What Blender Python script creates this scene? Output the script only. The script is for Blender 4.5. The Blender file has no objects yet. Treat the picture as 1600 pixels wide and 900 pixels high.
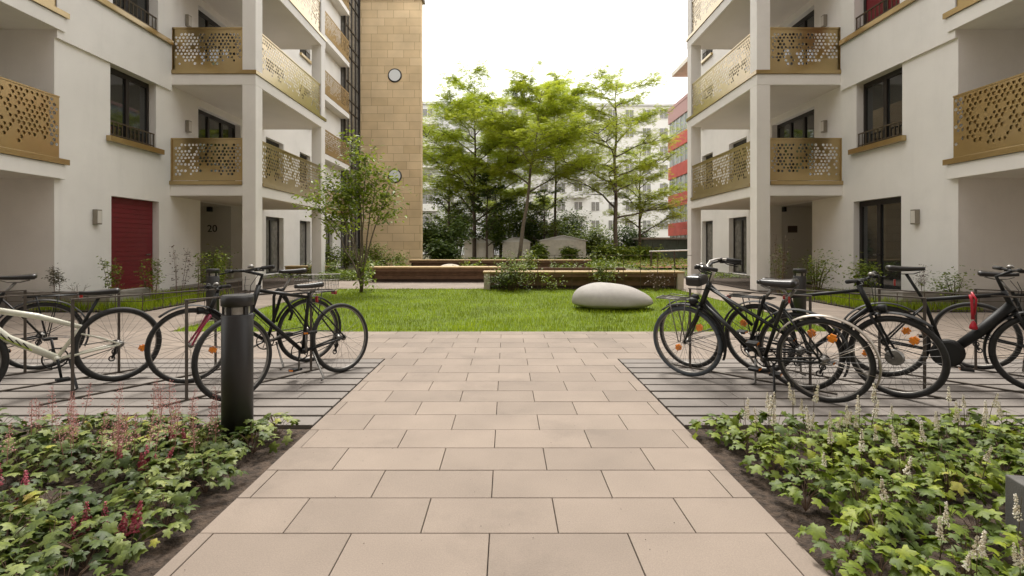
import bpy, math, random
import numpy as np
from mathutils import Vector, Matrix, noise

random.seed(7)
rng = np.random.default_rng(7)
scene = bpy.context.scene
COL = scene.collection
R = math.radians

# ------------------------------------------------------------------ helpers
class MB:
    """collects shapes and links them as one mesh object"""
    def __init__(self):
        self.v = []; self.f = []
    def add(self, vs, fs):
        o = len(self.v)
        self.v.extend([tuple(p) for p in vs])
        self.f.extend([tuple(i + o for i in f) for f in fs])
        return self
    def box(self, x0, x1, y0, y1, z0, z1, M=None):
        x0, x1 = min(x0, x1), max(x0, x1); y0, y1 = min(y0, y1), max(y0, y1); z0, z1 = min(z0, z1), max(z0, z1)
        vs = [Vector(p) for p in ((x0,y0,z0),(x1,y0,z0),(x1,y1,z0),(x0,y1,z0),(x0,y0,z1),(x1,y0,z1),(x1,y1,z1),(x0,y1,z1))]
        if M is not None: vs = [M @ p for p in vs]
        return self.add(vs, [(0,3,2,1),(4,5,6,7),(0,1,5,4),(1,2,6,5),(2,3,7,6),(3,0,4,7)])
    def tube(self, pts, r, n=8, cap=True, M=None, flat=1.0):
        pts = [Vector(p) for p in pts]
        if M is not None: pts = [M @ p for p in pts]
        m = len(pts)
        rs = r if isinstance(r, (list, tuple)) else [r] * m
        prev = None; vs = []
        for i, p in enumerate(pts):
            t = (pts[min(i+1, m-1)] - pts[max(i-1, 0)])
            if t.length < 1e-9: t = Vector((0, 0, 1))
            t.normalize()
            if prev is None:
                a = Vector((0, 0, 1)) if abs(t.z) < .9 else Vector((1, 0, 0))
                u = t.cross(a).normalized()
            else:
                u = prev - t * prev.dot(t)
                u = u.normalized() if u.length > 1e-6 else t.orthogonal().normalized()
            prev = u
            w = t.cross(u)
            for k in range(n):
                an = 2 * math.pi * k / n
                vs.append(p + (u * math.cos(an) + w * math.sin(an) * flat) * rs[i])
        fs = []
        for i in range(m - 1):
            for k in range(n):
                a = i*n + k; b = i*n + (k+1) % n
                fs.append((a, b, b + n, a + n))
        if cap:
            fs.append(tuple(reversed(range(n)))); fs.append(tuple(range((m-1)*n, m*n)))
        return self.add(vs, fs)
    def ring(self, c, R_, r, axis='y', n=40, k=8, a0=0, a1=2*math.pi, fx=1.0, M=None):
        """torus in the plane normal to axis; fx stretches the section along the axis"""
        full = abs(a1 - a0 - 2*math.pi) < 1e-6
        m = n if full else n + 1
        vs = []; c = Vector(c)
        for i in range(m):
            a = a0 + (a1 - a0) * i / n
            for j in range(k):
                b = 2 * math.pi * j / k
                rr = R_ + r * math.cos(b); h = r * math.sin(b) * fx
                if axis == 'y': p = Vector((rr*math.cos(a), h, rr*math.sin(a)))
                elif axis == 'z': p = Vector((rr*math.cos(a), rr*math.sin(a), h))
                else: p = Vector((h, rr*math.cos(a), rr*math.sin(a)))
                p = c + p
                vs.append(M @ p if M is not None else p)
        fs = []
        for i in range(m if full else m - 1):
            i2 = (i + 1) % m
            for j in range(k):
                j2 = (j + 1) % k
                fs.append((i*k + j, i2*k + j, i2*k + j2, i*k + j2))
        if not full:
            fs.append(tuple(range(k))); fs.append(tuple(reversed(range((m-1)*k, m*k))))
        return self.add(vs, fs)
    def lathe(self, prof, c=(0,0,0), n=24, M=None, axis='z'):
        vs = []; c = Vector(c)
        for (r, z) in prof:
            for k in range(n):
                a = 2*math.pi*k/n
                if axis == 'z': p = Vector((r*math.cos(a), r*math.sin(a), z))
                elif axis == 'y': p = Vector((r*math.cos(a), z, r*math.sin(a)))
                else: p = Vector((z, r*math.cos(a), r*math.sin(a)))
                p = p + c
                vs.append(M @ p if M is not None else p)
        fs = []
        for i in range(len(prof)-1):
            for k in range(n):
                a = i*n+k; b = i*n+(k+1) % n
                fs.append((a, b, b+n, a+n))
        fs.append(tuple(reversed(range(n)))); fs.append(tuple(range((len(prof)-1)*n, len(prof)*n)))
        return self.add(vs, fs)
    def build(self, name, mat, parent=None, off=None, smooth=False, bevel=0, recalc=True):
        me = bpy.data.meshes.new(name)
        me.from_pydata(self.v, [], self.f)
        if recalc:
            import bmesh
            bm = bmesh.new(); bm.from_mesh(me)
            bmesh.ops.recalc_face_normals(bm, faces=bm.faces)
            bm.to_mesh(me); bm.free()
        if smooth:
            me.polygons.foreach_set('use_smooth', [True]*len(me.polygons))
        me.materials.append(mat)
        o = bpy.data.objects.new(name, me)
        COL.objects.link(o)
        if parent is not None: o.parent = parent
        if off is not None: o.location = off
        if bevel:
            b = o.modifiers.new('bevel', 'BEVEL'); b.width = bevel; b.segments = 2; b.limit_method = 'ANGLE'
        return o

def bulk_obj(name, V, F, mat, parent=None, smooth=False):
    me = bpy.data.meshes.new(name)
    V = np.asarray(V, dtype=np.float32); F = np.asarray(F, dtype=np.int32)
    m, k = F.shape
    me.vertices.add(len(V)); me.vertices.foreach_set('co', V.ravel())
    me.loops.add(m*k); me.loops.foreach_set('vertex_index', F.ravel())
    me.polygons.add(m)
    me.polygons.foreach_set('loop_start', np.arange(0, m*k, k, dtype=np.int32))
    me.polygons.foreach_set('loop_total', np.full(m, k, dtype=np.int32))
    if smooth: me.polygons.foreach_set('use_smooth', np.ones(m, dtype=bool))
    me.update(calc_edges=True); me.validate()
    me.materials.append(mat)
    o = bpy.data.objects.new(name, me); COL.objects.link(o)
    if parent is not None: o.parent = parent
    return o

def eul(a, p, r):
    """rotation matrices Rz(a) Ry(p) Rx(r), arrays"""
    ca, sa, cp, sp, cr, sr = np.cos(a), np.sin(a), np.cos(p), np.sin(p), np.cos(r), np.sin(r)
    M = np.empty((len(a), 3, 3))
    M[:,0,0]=ca*cp; M[:,0,1]=ca*sp*sr-sa*cr; M[:,0,2]=ca*sp*cr+sa*sr
    M[:,1,0]=sa*cp; M[:,1,1]=sa*sp*sr+ca*cr; M[:,1,2]=sa*sp*cr-ca*sr
    M[:,2,0]=-sp;   M[:,2,1]=cp*sr;          M[:,2,2]=cp*cr
    return M

def scatter(tv, tf, T, Rm, S):
    tv = np.asarray(tv, float); tf = np.asarray(tf, int)
    V = np.einsum('mij,nj->mni', Rm, tv) * np.asarray(S)[:,None,None] + np.asarray(T)[:,None,:]
    F = tf[None,:,:] + (np.arange(len(T))*len(tv))[:,None,None]
    return V.reshape(-1,3), F.reshape(-1, tf.shape[1])

def empty(name, loc, label=None, cat=None, group=None, rot=(0,0,0)):
    o = bpy.data.objects.new(name, None); COL.objects.link(o)
    o.location = loc; o.rotation_euler = rot; o.empty_display_size = .2
    if label: tag(o, label, cat, group)
    return o

def tag(o, label=None, cat=None, group=None, kind=None):
    if label: o['label'] = label
    if cat: o['category'] = cat
    if group: o['group'] = group
    if kind: o['kind'] = kind
    return o

def copy_tree(o, parent=None):
    c = o.copy(); COL.objects.link(c)
    if parent is not None: c.parent = parent
    for ch in list(o.children): copy_tree(ch, c)
    return c

# ------------------------------------------------------------------ materials
def mat(name, col, rough=.6, metal=0., noise_amt=.0, noise_scale=8., bump=0., bump_scale=60., spec=.5, coat=0., island=0., trans=0., ramp=None, coord='Object', speck=0., stain=0., clump=0., clump_scale=5., streak=0.):
    m = bpy.data.materials.new(name); m.use_nodes = True
    nt = m.node_tree; N = nt.nodes; L = nt.links
    b = N['Principled BSDF']
    b.inputs['Roughness'].default_value = rough
    b.inputs['Metallic'].default_value = metal
    b.inputs['Specular IOR Level'].default_value = spec
    b.inputs['Coat Weight'].default_value = coat
    b.inputs['Coat Roughness'].default_value = .12
    col = tuple(col) + (1,)
    b.inputs['Base Color'].default_value = col
    tc = N.new('ShaderNodeTexCoord')
    out = None
    if ramp is not None:
        g = N.new('ShaderNodeNewGeometry')
        cr = N.new('ShaderNodeValToRGB')
        els = cr.color_ramp.elements
        while len(els) < len(ramp): els.new(.5)
        for i, (p, c) in enumerate(ramp):
            els[i].position = p; els[i].color = tuple(c) + (1,)
        if clump:
            no = N.new('ShaderNodeTexNoise'); no.inputs['Scale'].default_value = clump_scale; no.inputs['Detail'].default_value = 2
            L.new(tc.outputs[coord], no.inputs['Vector'])
            mr = N.new('ShaderNodeMapRange'); mr.inputs[1].default_value = .32; mr.inputs[2].default_value = .68; L.new(no.outputs[0], mr.inputs[0])
            mf = N.new('ShaderNodeMix'); mf.data_type = 'FLOAT'; mf.inputs[0].default_value = clump
            L.new(g.outputs['Random Per Island'], mf.inputs[2]); L.new(mr.outputs[0], mf.inputs[3]); L.new(mf.outputs[0], cr.inputs[0])
        else: L.new(g.outputs['Random Per Island'], cr.inputs[0])
        out = cr.outputs[0]
    if island:
        g = N.new('ShaderNodeNewGeometry')
        mr = N.new('ShaderNodeMapRange'); mr.inputs[3].default_value = 1-island; mr.inputs[4].default_value = 1+island
        L.new(g.outputs['Random Per Island'], mr.inputs[0])
        mx = N.new('ShaderNodeMix'); mx.data_type = 'RGBA'; mx.blend_type = 'MULTIPLY'; mx.inputs[0].default_value = 1
        if out: L.new(out, mx.inputs[6])
        else: mx.inputs[6].default_value = col
        L.new(mr.outputs[0], mx.inputs[7]); out = mx.outputs[2]
    if noise_amt:
        no = N.new('ShaderNodeTexNoise'); no.inputs['Scale'].default_value = noise_scale; no.inputs['Detail'].default_value = 6
        L.new(tc.outputs[coord], no.inputs['Vector'])
        mr = N.new('ShaderNodeMapRange'); mr.inputs[1].default_value = .3; mr.inputs[2].default_value = .7
        mr.inputs[3].default_value = 1-noise_amt; mr.inputs[4].default_value = 1+noise_amt
        L.new(no.outputs[0], mr.inputs[0])
        mx = N.new('ShaderNodeMix'); mx.data_type = 'RGBA'; mx.blend_type = 'MULTIPLY'; mx.inputs[0].default_value = 1
        if out: L.new(out, mx.inputs[6])
        else: mx.inputs[6].default_value = col
        L.new(mr.outputs[0], mx.inputs[7]); out = mx.outputs[2]
    for amt, sc, lo, hi in ((speck, 170., .35, .65), (stain, .85, .52, .72), (streak, 3.1, .52, .75)):
        if not amt: continue
        no = N.new('ShaderNodeTexNoise'); no.inputs['Scale'].default_value = sc; no.inputs['Detail'].default_value = 3 if sc > 50 else 9
        if sc < 50: no.inputs['Roughness'].default_value = .68
        if sc == 3.1:
            mp = N.new('ShaderNodeMapping'); mp.inputs['Scale'].default_value = (1, 1, .10); L.new(tc.outputs[coord], mp.inputs[0]); L.new(mp.outputs[0], no.inputs['Vector'])
        else: L.new(tc.outputs[coord], no.inputs['Vector'])
        mr = N.new('ShaderNodeMapRange'); mr.inputs[1].default_value = lo; mr.inputs[2].default_value = hi
        mr.inputs[3].default_value = 1+(amt if sc > 50 else 0); mr.inputs[4].default_value = 1-amt
        L.new(no.outputs[0], mr.inputs[0])
        mx = N.new('ShaderNodeMix'); mx.data_type = 'RGBA'; mx.blend_type = 'MULTIPLY'; mx.inputs[0].default_value = 1
        if out: L.new(out, mx.inputs[6])
        else: mx.inputs[6].default_value = col
        L.new(mr.outputs[0], mx.inputs[7]); out = mx.outputs[2]
    if out: L.new(out, b.inputs['Base Color'])
    if bump:
        no = N.new('ShaderNodeTexNoise'); no.inputs['Scale'].default_value = bump_scale; no.inputs['Detail'].default_value = 5
        L.new(tc.outputs[coord], no.inputs['Vector'])
        bp = N.new('ShaderNodeBump'); bp.inputs['Strength'].default_value = bump; bp.inputs['Distance'].default_value = .02
        L.new(no.outputs[0], bp.inputs['Height']); L.new(bp.outputs[0], b.inputs['Normal'])
    if trans:
        tr = N.new('ShaderNodeBsdfTranslucent')
        if out: L.new(out, tr.inputs[0])
        else: tr.inputs[0].default_value = col
        ms = N.new('ShaderNodeMixShader'); ms.inputs[0].default_value = trans
        L.new(b.outputs[0], ms.inputs[1]); L.new(tr.outputs[0], ms.inputs[2])
        L.new(ms.outputs[0], N['Material Output'].inputs[0])
    return m

M = {}
M['render'] = mat('wall_render', (.83,.80,.755), .85, noise_amt=.04, noise_scale=.9, speck=.03, stain=.06, streak=.045, bump=.12, bump_scale=180)
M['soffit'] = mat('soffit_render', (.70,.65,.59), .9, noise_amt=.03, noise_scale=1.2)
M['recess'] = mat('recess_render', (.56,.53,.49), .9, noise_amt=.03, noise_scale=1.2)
M['gold'] = mat('gold_metal', (.47,.345,.155), .33, metal=1.0, coat=1.0, noise_amt=.05, noise_scale=3)
M['frame'] = mat('window_frame', (.018,.014,.012), .4)
M['glass'] = mat('window_glass', (.022,.024,.024), .03, spec=1.0)
M['curtain'] = mat('curtain_glass', (.17,.16,.14), .12, spec=.8, noise_amt=.3, noise_scale=6)
M['red'] = mat('red_paint', (.165,.010,.015), .45, noise_amt=.06, noise_scale=4)
M['darkred'] = mat('dark_red_paint', (.07,.012,.012), .5)
M['bronze'] = mat('bronze_rail', (.10,.075,.045), .45, metal=.3)
M['lamp'] = mat('lamp_metal', (.30,.27,.22), .4, metal=.6)
M['lampface'] = mat('lamp_face', (.66,.62,.55), .5)
M['anthracite'] = mat('anthracite_paint', (.019,.018,.018), .5, noise_amt=.12, noise_scale=12, bump=.05, bump_scale=300)
M['diffuser'] = mat('diffuser', (.36,.34,.31), .25, noise_amt=.3, noise_scale=20)
M['slab'] = mat('paving_slab', (.246,.198,.158), .82, island=.10, speck=.08, stain=.28, noise_amt=.085, noise_scale=2.3, bump=.12, bump_scale=220)
M['strip'] = mat('paving_strip', (.208,.184,.163), .82, island=.09, speck=.07, stain=.2, noise_amt=.10, noise_scale=3, bump=.15, bump_scale=200)
M['soil'] = mat('soil', (.060,.041,.028), .95, noise_amt=.6, noise_scale=26, bump=1.0, bump_scale=60)
M['spoke'] = mat('spoke_steel', (.16,.15,.14), .55)
M['portsky'] = mat('porthole_sky_glass', (.70,.71,.70), .15)  # pale base colour stands in for white sky reflected in the panes
M['joint'] = mat('joint_bed', (.012,.010,.008), .95, noise_amt=.3, noise_scale=30)
M['concrete'] = mat('concrete', (.30,.275,.245), .85, noise_amt=.14, noise_scale=5, bump=.15, bump_scale=120)
M['dconcrete'] = mat('dark_concrete', (.10,.096,.088), .8, noise_amt=.16, noise_scale=9, bump=.15, bump_scale=120)
M['stone'] = mat('pale_stone', (.38,.355,.325), .75, speck=.10, noise_amt=.06, noise_scale=9, bump=.1, bump_scale=90)
M['steel'] = mat('galvanised_steel', (.09,.075,.062), .45, metal=.5, noise_amt=.12, noise_scale=20)
M['black'] = mat('black_paint', (.008,.008,.008), .42, spec=.35)
M['greenblack'] = mat('bottle_black_paint', (.011,.012,.010), .38, noise_amt=.1, spec=.4)
M['matt'] = mat('matt_black', (.010,.010,.010), .55, spec=.35)
M['rubber'] = mat('tyre_rubber', (.017,.016,.015), .75, noise_amt=.25, noise_scale=30)
M['greytyre'] = mat('grey_tyre_rubber', (.055,.066,.078), .7, noise_amt=.2, noise_scale=25)
M['alu'] = mat('aluminium', (.52,.50,.47), .3, metal=.9, noise_amt=.1, noise_scale=30)
M['dullalu'] = mat('dull_aluminium', (.20,.19,.175), .42, metal=.7, noise_amt=.2, noise_scale=30)
M['fender'] = mat('silver_mudguard', (.33,.29,.245), .4, metal=.6, noise_amt=.12, noise_scale=15)
M['amber'] = mat('amber_reflector', (.80,.24,.015), .2, coat=.6)
M['redlens'] = mat('red_lens', (.30,.012,.010), .25, coat=.5)
M['redrubber'] = mat('red_silicone', (.42,.010,.025), .35)
M['whiteframe'] = mat('white_green_frame', (.66,.65,.54), .3, coat=.4)
M['lime'] = mat('lime_decal', (.36,.47,.04), .35)
M['magenta'] = mat('magenta_frame', (.30,.012,.055), .28, coat=.5)
M['saddle'] = mat('saddle_vinyl', (.016,.014,.013), .38, bump=.05)
M['greenpost'] = mat('green_paint', (.10,.28,.14), .35)
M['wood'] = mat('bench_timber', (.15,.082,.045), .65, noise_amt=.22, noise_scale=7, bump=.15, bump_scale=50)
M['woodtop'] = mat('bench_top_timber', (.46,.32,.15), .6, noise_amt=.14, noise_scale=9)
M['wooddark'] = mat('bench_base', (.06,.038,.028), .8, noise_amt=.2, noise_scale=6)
M['shed'] = mat('shed_sheet', (.60,.55,.46), .6, noise_amt=.12, noise_scale=3)
M['greensheet'] = mat('green_sheet', (.075,.105,.075), .6, noise_amt=.15, noise_scale=3)
M['greyrender'] = mat('grey_render', (.62,.61,.60), .9, noise_amt=.06, noise_scale=.5)
M['palerender'] = mat('pale_render', (.70,.675,.63), .9, noise_amt=.05, noise_scale=.5)
M['tanrender'] = mat('tan_render', (.50,.36,.20), .9)
M['redclad'] = mat('red_cladding', (.50,.075,.05), .5, noise_amt=.15, noise_scale=1)
M['pinkclad'] = mat('pink_cladding', (.42,.24,.22), .6)
M['paleglass'] = mat('pale_glazing', (.30,.34,.33), .1, spec=.8, noise_amt=.25, noise_scale=.8)
M['fence'] = mat('fence_wire', (.11,.085,.06), .5, metal=.4)
M['bark'] = mat('bark', (.085,.062,.042), .9, noise_amt=.35, noise_scale=14, bump=.6, bump_scale=30)
M['bark2'] = mat('pale_bark', (.155,.125,.09), .9, noise_amt=.3, noise_scale=18, bump=.4, bump_scale=40)
M['stalk'] = mat('plant_stalk', (.10,.075,.035), .8)
M['shading'] = mat('shading_brown', (.17,.13,.10), .9)  # dark tone of the added rear block, dims its bounce and reflections
M['pinkstalk'] = mat('pink_stalk', (.42,.20,.17), .8)
M['drystalk'] = mat('dry_stalk', (.17,.11,.075), .85)
# foliage: colour varies from leaf to leaf
M['lf_tree'] = mat('leaf_spring', (.1,.15,.02), .5, trans=.5, clump=.5, clump_scale=.9, ramp=[(0,(.20,.27,.018)),(.5,(.38,.44,.028)),(1,(.54,.57,.07))])
M['lf_tree2'] = mat('leaf_spring_dense', (.1,.15,.02), .5, trans=.5, clump=.5, clump_scale=.9, ramp=[(0,(.18,.25,.018)),(.5,(.35,.42,.026)),(1,(.50,.54,.06))])
M['lf_dark'] = mat('leaf_dark', (.03,.06,.015), .5, trans=.3, ramp=[(0,(.035,.062,.012)),(.6,(.075,.120,.018)),(1,(.135,.19,.030))])
M['lf_mid'] = mat('leaf_mid', (.05,.09,.015), .5, trans=.4, ramp=[(0,(.070,.110,.012)),(.5,(.15,.21,.018)),(1,(.26,.31,.035))])
M['lf_multi'] = mat('leaf_serviceberry', (.05,.09,.015), .45, trans=.45, ramp=[(0,(.11,.165,.016)),(.5,(.21,.285,.020)),(1,(.34,.40,.04))])
M['lf_bright'] = mat('leaf_bright', (.08,.14,.02), .5, trans=.38, ramp=[(0,(.085,.135,.010)),(.5,(.165,.225,.014)),(1,(.27,.30,.03))])
M['lf_heuch'] = mat('leaf_bed_left', (.05,.1,.03), .55, spec=.4, clump=.5, clump_scale=4.5, noise_amt=.30, noise_scale=70, trans=.22, ramp=[(0,(.022,.040,.009)),(.35,(.058,.092,.014)),(.65,(.130,.168,.024)),(.82,(.26,.30,.09)),(.93,(.34,.34,.045)),(1,(.22,.11,.04))])
M['lf_tiar'] = mat('leaf_bed_right', (.06,.12,.02), .55, spec=.4, clump=.5, clump_scale=4.5, noise_amt=.25, noise_scale=60, trans=.25, ramp=[(0,(.028,.050,.006)),(.35,(.080,.125,.010)),(.7,(.175,.23,.014)),(.93,(.31,.35,.030)),(1,(.31,.25,.06))])
M['lf_grass'] = mat('grass_blade', (.08,.14,.01), .55, trans=.45, noise_amt=.38, noise_scale=.9, ramp=[(0,(.15,.225,.005)),(.5,(.26,.35,.008)),(1,(.38,.45,.02))])
M['lf_sage'] = mat('leaf_sage', (.12,.12,.08), .6, trans=.2, ramp=[(0,(.09,.085,.05)),(1,(.22,.20,.13))])
M['lf_redbrown'] = mat('leaf_redbrown', (.1,.05,.03), .6, trans=.2, ramp=[(0,(.07,.04,.025)),(1,(.17,.11,.06))])
M['turf'] = mat('turf', (.10,.145,.006), .95, noise_amt=.35, noise_scale=6)
M['earth'] = mat('garden_earth', (.095,.085,.04), .95, noise_amt=.45, noise_scale=.8, bump=.4, bump_scale=12)
M['redearth'] = mat('red_play_surface', (.28,.12,.065), .9, noise_amt=.15, noise_scale=2)
M['sand'] = mat('sand', (.50,.44,.35), .95, noise_amt=.1, noise_scale=6)
M['fl_white'] = mat('floret_white', (.72,.66,.52), .7, trans=.25, ramp=[(0,(.66,.58,.44)),(.5,(.82,.77,.64)),(1,(.86,.83,.75))])
M['fl_pink'] = mat('floret_pink', (.5,.2,.2), .7, trans=.25, ramp=[(0,(.55,.22,.22)),(.6,(.70,.38,.36)),(1,(.76,.52,.48))])
M['fl_crimson'] = mat('floret_crimson', (.4,.06,.08), .7, trans=.2, ramp=[(0,(.26,.03,.055)),(.55,(.48,.09,.13)),(.85,(.60,.22,.25)),(1,(.75,.55,.52))])

def stone_mat():
    m = bpy.data.materials.new('tan_stone_blocks'); m.use_nodes = True
    nt = m.node_tree; N = nt.nodes; L = nt.links; b = N['Principled BSDF']; b.inputs['Roughness'].default_value = .85
    tc = N.new('ShaderNodeTexCoord'); sx = N.new('ShaderNodeSeparateXYZ'); cx = N.new('ShaderNodeCombineXYZ')
    L.new(tc.outputs['Object'], sx.inputs[0])
    ad = N.new('ShaderNodeMath'); ad.operation = 'ADD'
    L.new(sx.outputs[0], ad.inputs[0]); L.new(sx.outputs[1], ad.inputs[1])
    L.new(ad.outputs[0], cx.inputs[0]); L.new(sx.outputs[2], cx.inputs[1])
    br = N.new('ShaderNodeTexBrick'); L.new(cx.outputs[0], br.inputs['Vector'])
    br.inputs['Color1'].default_value = (.62,.46,.265,1); br.inputs['Color2'].default_value = (.71,.54,.33,1)
    br.inputs['Mortar'].default_value = (.40,.28,.155,1)
    br.inputs['Scale'].default_value = 1; br.inputs['Mortar Size'].default_value = .014; br.inputs['Mortar Smooth'].default_value = .3
    br.inputs['Brick Width'].default_value = 1.05; br.inputs['Row Height'].default_value = .52; br.offset = .37; br.squash = 1.35; br.squash_frequency = 3
    no = N.new('ShaderNodeTexNoise'); no.inputs['Scale'].default_value = .7; no.inputs['Detail'].default_value = 8
    L.new(tc.outputs['Object'], no.inputs['Vector'])
    mr = N.new('ShaderNodeMapRange'); mr.inputs[1].default_value=.3; mr.inputs[2].default_value=.7; mr.inputs[3].default_value = .86; mr.inputs[4].default_value = 1.12
    L.new(no.outputs[0], mr.inputs[0])
    mx = N.new('ShaderNodeMix'); mx.data_type='RGBA'; mx.blend_type='MULTIPLY'; mx.inputs[0].default_value = 1
    L.new(br.outputs[0], mx.inputs[6]); L.new(mr.outputs[0], mx.inputs[7]); L.new(mx.outputs[2], b.inputs['Base Color'])
    return m
M['tanstone'] = stone_mat()
# ------------------------------------------------------------------ ground, paving, lawn
g = MB()
g.add([(-150,-40,-.09),(150,-40,-.09),(150,260,-.09),(-150,260,-.09)], [(0,1,2,3)])
tag(g.build('ground', M['earth']), kind='structure')

def slabs(name, m, rects, z=0, th=.06, cham=.0022):
    """each slab a small chamfered block, one paved surface"""
    b = MB()
    for (x0, x1, y0, y1) in rects:
        zz = z + random.uniform(-.0012, .0012)
        t = [(x0+cham,y0+cham,zz),(x1-cham,y0+cham,zz),(x1-cham,y1-cham,zz),(x0+cham,y1-cham,zz)]
        u = [(x0,y0,zz-cham),(x1,y0,zz-cham),(x1,y1,zz-cham),(x0,y1,zz-cham)]
        w = [(x0,y0,zz-th),(x1,y0,zz-th),(x1,y1,zz-th),(x0,y1,zz-th)]
        fs = [(0,1,2,3)]
        for k in range(4):
            k2 = (k+1) % 4
            fs += [(4+k,4+k2,k2,k), (8+k,8+k2,4+k2,4+k)]
        b.add(t+u+w, fs)
    return tag(b.build(name, m, recalc=False), kind='structure')

def running_bond(x0, x1, y0, y1, w=.61, d=.3, ystart=2.136, gap=.0042, ph=-.684):
    out = []
    k0 = math.floor((y0 - ystart) / d) - 1
    for k in range(k0, k0 + int((y1-y0)/d) + 4):
        ya = max(y0, ystart + d*k); yb = min(y1, ystart + d*(k+1))
        if yb - ya < .03: continue
        off = ph + (w/2 if k % 2 == 0 else 0)
        n0 = math.floor((x0 - off)/w)
        x = off + n0*w
        while x < x1:
            xa = max(x0, x); xb = min(x1, x + w)
            if xb - xa > .02: out.append((xa+gap/2, xb-gap/2, ya+gap/2, yb-gap/2))
            x += w
    return out

PL, PR = -1.36, 1.25
YB0, YB1, YL = 3.41, 5.436, 7.16
slabs('path', M['slab'], running_bond(PL, PR, -3.0, YB1))
slabs('paving', M['slab'], running_bond(-11.5, 11.5, YB1, YL))
side = []
for s in (-1, 1):
    xa, xb = (-6.95, -5.0) if s < 0 else (5.0, 6.95)
    side += running_bond(xa, xb, YL, 30)
    xa, xb = (-11.5, -6.95) if s < 0 else (6.95, 11.5)
    side += running_bond(xa, xb, YL, 9.2)
slabs('side_paving', M['slab'], side)
slabs('garden_path', M['slab'], running_bond(-4.99, 4.99, 14.25, 16.9))
st = []
for s in (-1, 1):
    a, b_ = (-8.6, PL-.012) if s < 0 else (PR+.012, 8.6)
    n = 10; d = (YB1-YB0)/n
    for k in range(n):
        y = YB0 + k*d; x = a + random.uniform(-.5, 0)
        while x < b_:
            w = .98
            xa = max(a, x); xb = min(b_, x+w)
            if xb-xa > .03: st.append((xa+.002, xb-.002, y+.018, y+d-.018))
            x += w
slabs('bike_yard_paving', M['strip'], st)
for s in (-1, 1):   # joint bed below the open joints
    pass
g = MB(); g.add([(-11.6,-3.1,-.045),(11.6,-3.1,-.045),(11.6,16.95,-.045),(-11.6,16.95,-.045)], [(0,1,2,3)])
tag(g.build('paving_bed', M['joint']), kind='structure')

def soil_patch(name, x0, x1, y0, y1, z, amp, nx, ny, sc=3.0, seed=0, m='soil'):
    V = []; F = []
    for j in range(ny+1):
        for i in range(nx+1):
            x = x0+(x1-x0)*i/nx; y = y0+(y1-y0)*j/ny
            e = min(1, 4*min(i/nx, 1-i/nx)*nx/8, 4*min(j/ny, 1-j/ny)*ny/8)
            h = noise.noise((x*sc, y*sc, seed))*.6 + noise.noise((x*sc*4, y*sc*4, seed+3))*.4 + .25*noise.noise((x*sc*14, y*sc*14, seed+7))
            V.append((x, y, z + amp*h*e))
    for j in range(ny):
        for i in range(nx):
            a = j*(nx+1)+i; F.append((a, a+1, a+nx+2, a+nx+1))
    b = MB(); b.add(V, F)
    return tag(b.build(name, M[m], smooth=True, recalc=False), kind='structure')
soil_patch('flower_bed_soil', -7.5, PL-.01, -2.5, YB0+.0, -.025, .035, 130, 120, seed=1)
soil_patch('flower_bed_soil', PR+.01, 7.5, -2.5, YB0+.0, -.025, .035, 130, 120, seed=5)
soil_patch('bed_soil', -9.38, -6.96, 9.22, 23.5, .02, .04, 30, 60, seed=2)
soil_patch('bed_soil', 6.96, 9.38, 9.22, 23.5, .02, .04, 30, 60, seed=3)
soil_patch('lawn_turf', -4.99, 4.99, YL+.01, 14.24, -.012, .02, 60, 40, sc=.6, seed=4, m='turf')
soil_patch('garden_soil', -9.3, 12, 17.0, 62, -.03, .1, 50, 60, sc=.3, seed=6, m='earth')
soil_patch('play_surface', 7.5, 16, 26, 44, .09, .02, 20, 20, sc=.3, seed=8, m='redearth')

# grass blades: nobody could count them
def grass(name, n, x0, x1, y0, y1, h0, h1, wid, dens=None, z=-.012):
    x = rng.uniform(x0, x1, n); y = y0 + (y1-y0)*rng.uniform(0, 1, n)**1.25
    tv = [(-.5,0,0),(.5,0,0),(.36,.10,.55),(-.36,.10,.55),(.02,.34,1.0)]
    a = rng.uniform(0, 2*np.pi, n)
    h = rng.uniform(h0, h1, n)
    patch = np.array([noise.noise((px*1.3, py*1.3, 3.3)) for px, py in zip(x, y)])
    h = h*(1+.45*patch)
    # blade scale: width and height apart
    tvn = np.array(tv)
    c, s = np.cos(a), np.sin(a)
    lean = rng.uniform(.3, 1.5, n)
    vx = tvn[None,:,0]*wid; vy = tvn[None,:,1]*h[:,None]*lean[:,None]; vz = tvn[None,:,2]*h[:,None]
    X = c[:,None]*vx - s[:,None]*vy + x[:,None]; Y = s[:,None]*vx + c[:,None]*vy + y[:,None]; Z = vz + z
    V = np.stack([X, Y, Z], -1).reshape(-1, 3)
    tf = np.array([(0,1,2),(0,2,3),(3,2,4)])
    F = (tf[None] + (np.arange(n)*5)[:,None,None]).reshape(-1, 3)
    return bulk_obj(name, V, F, M['lf_grass'])
o = grass('lawn_grass', 52000, -4.97, 4.97, YL+.02, 14.2, .035, .075, .007)
tag(o, 'fresh green mown grass of the courtyard lawn', 'grass', kind='stuff')
o = grass('verge_grass', 5000, -9.2, -7.0, 9.3, 12.5, .10, .26, .012)
tag(o, 'tufted grass growing in the left facade bed', 'grass', kind='stuff')
o = grass('verge_grass', 5000, 7.0, 9.2, 9.3, 12.5, .10, .26, .012)
tag(o, 'tufted grass growing in the right facade bed', 'grass', kind='stuff')

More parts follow.
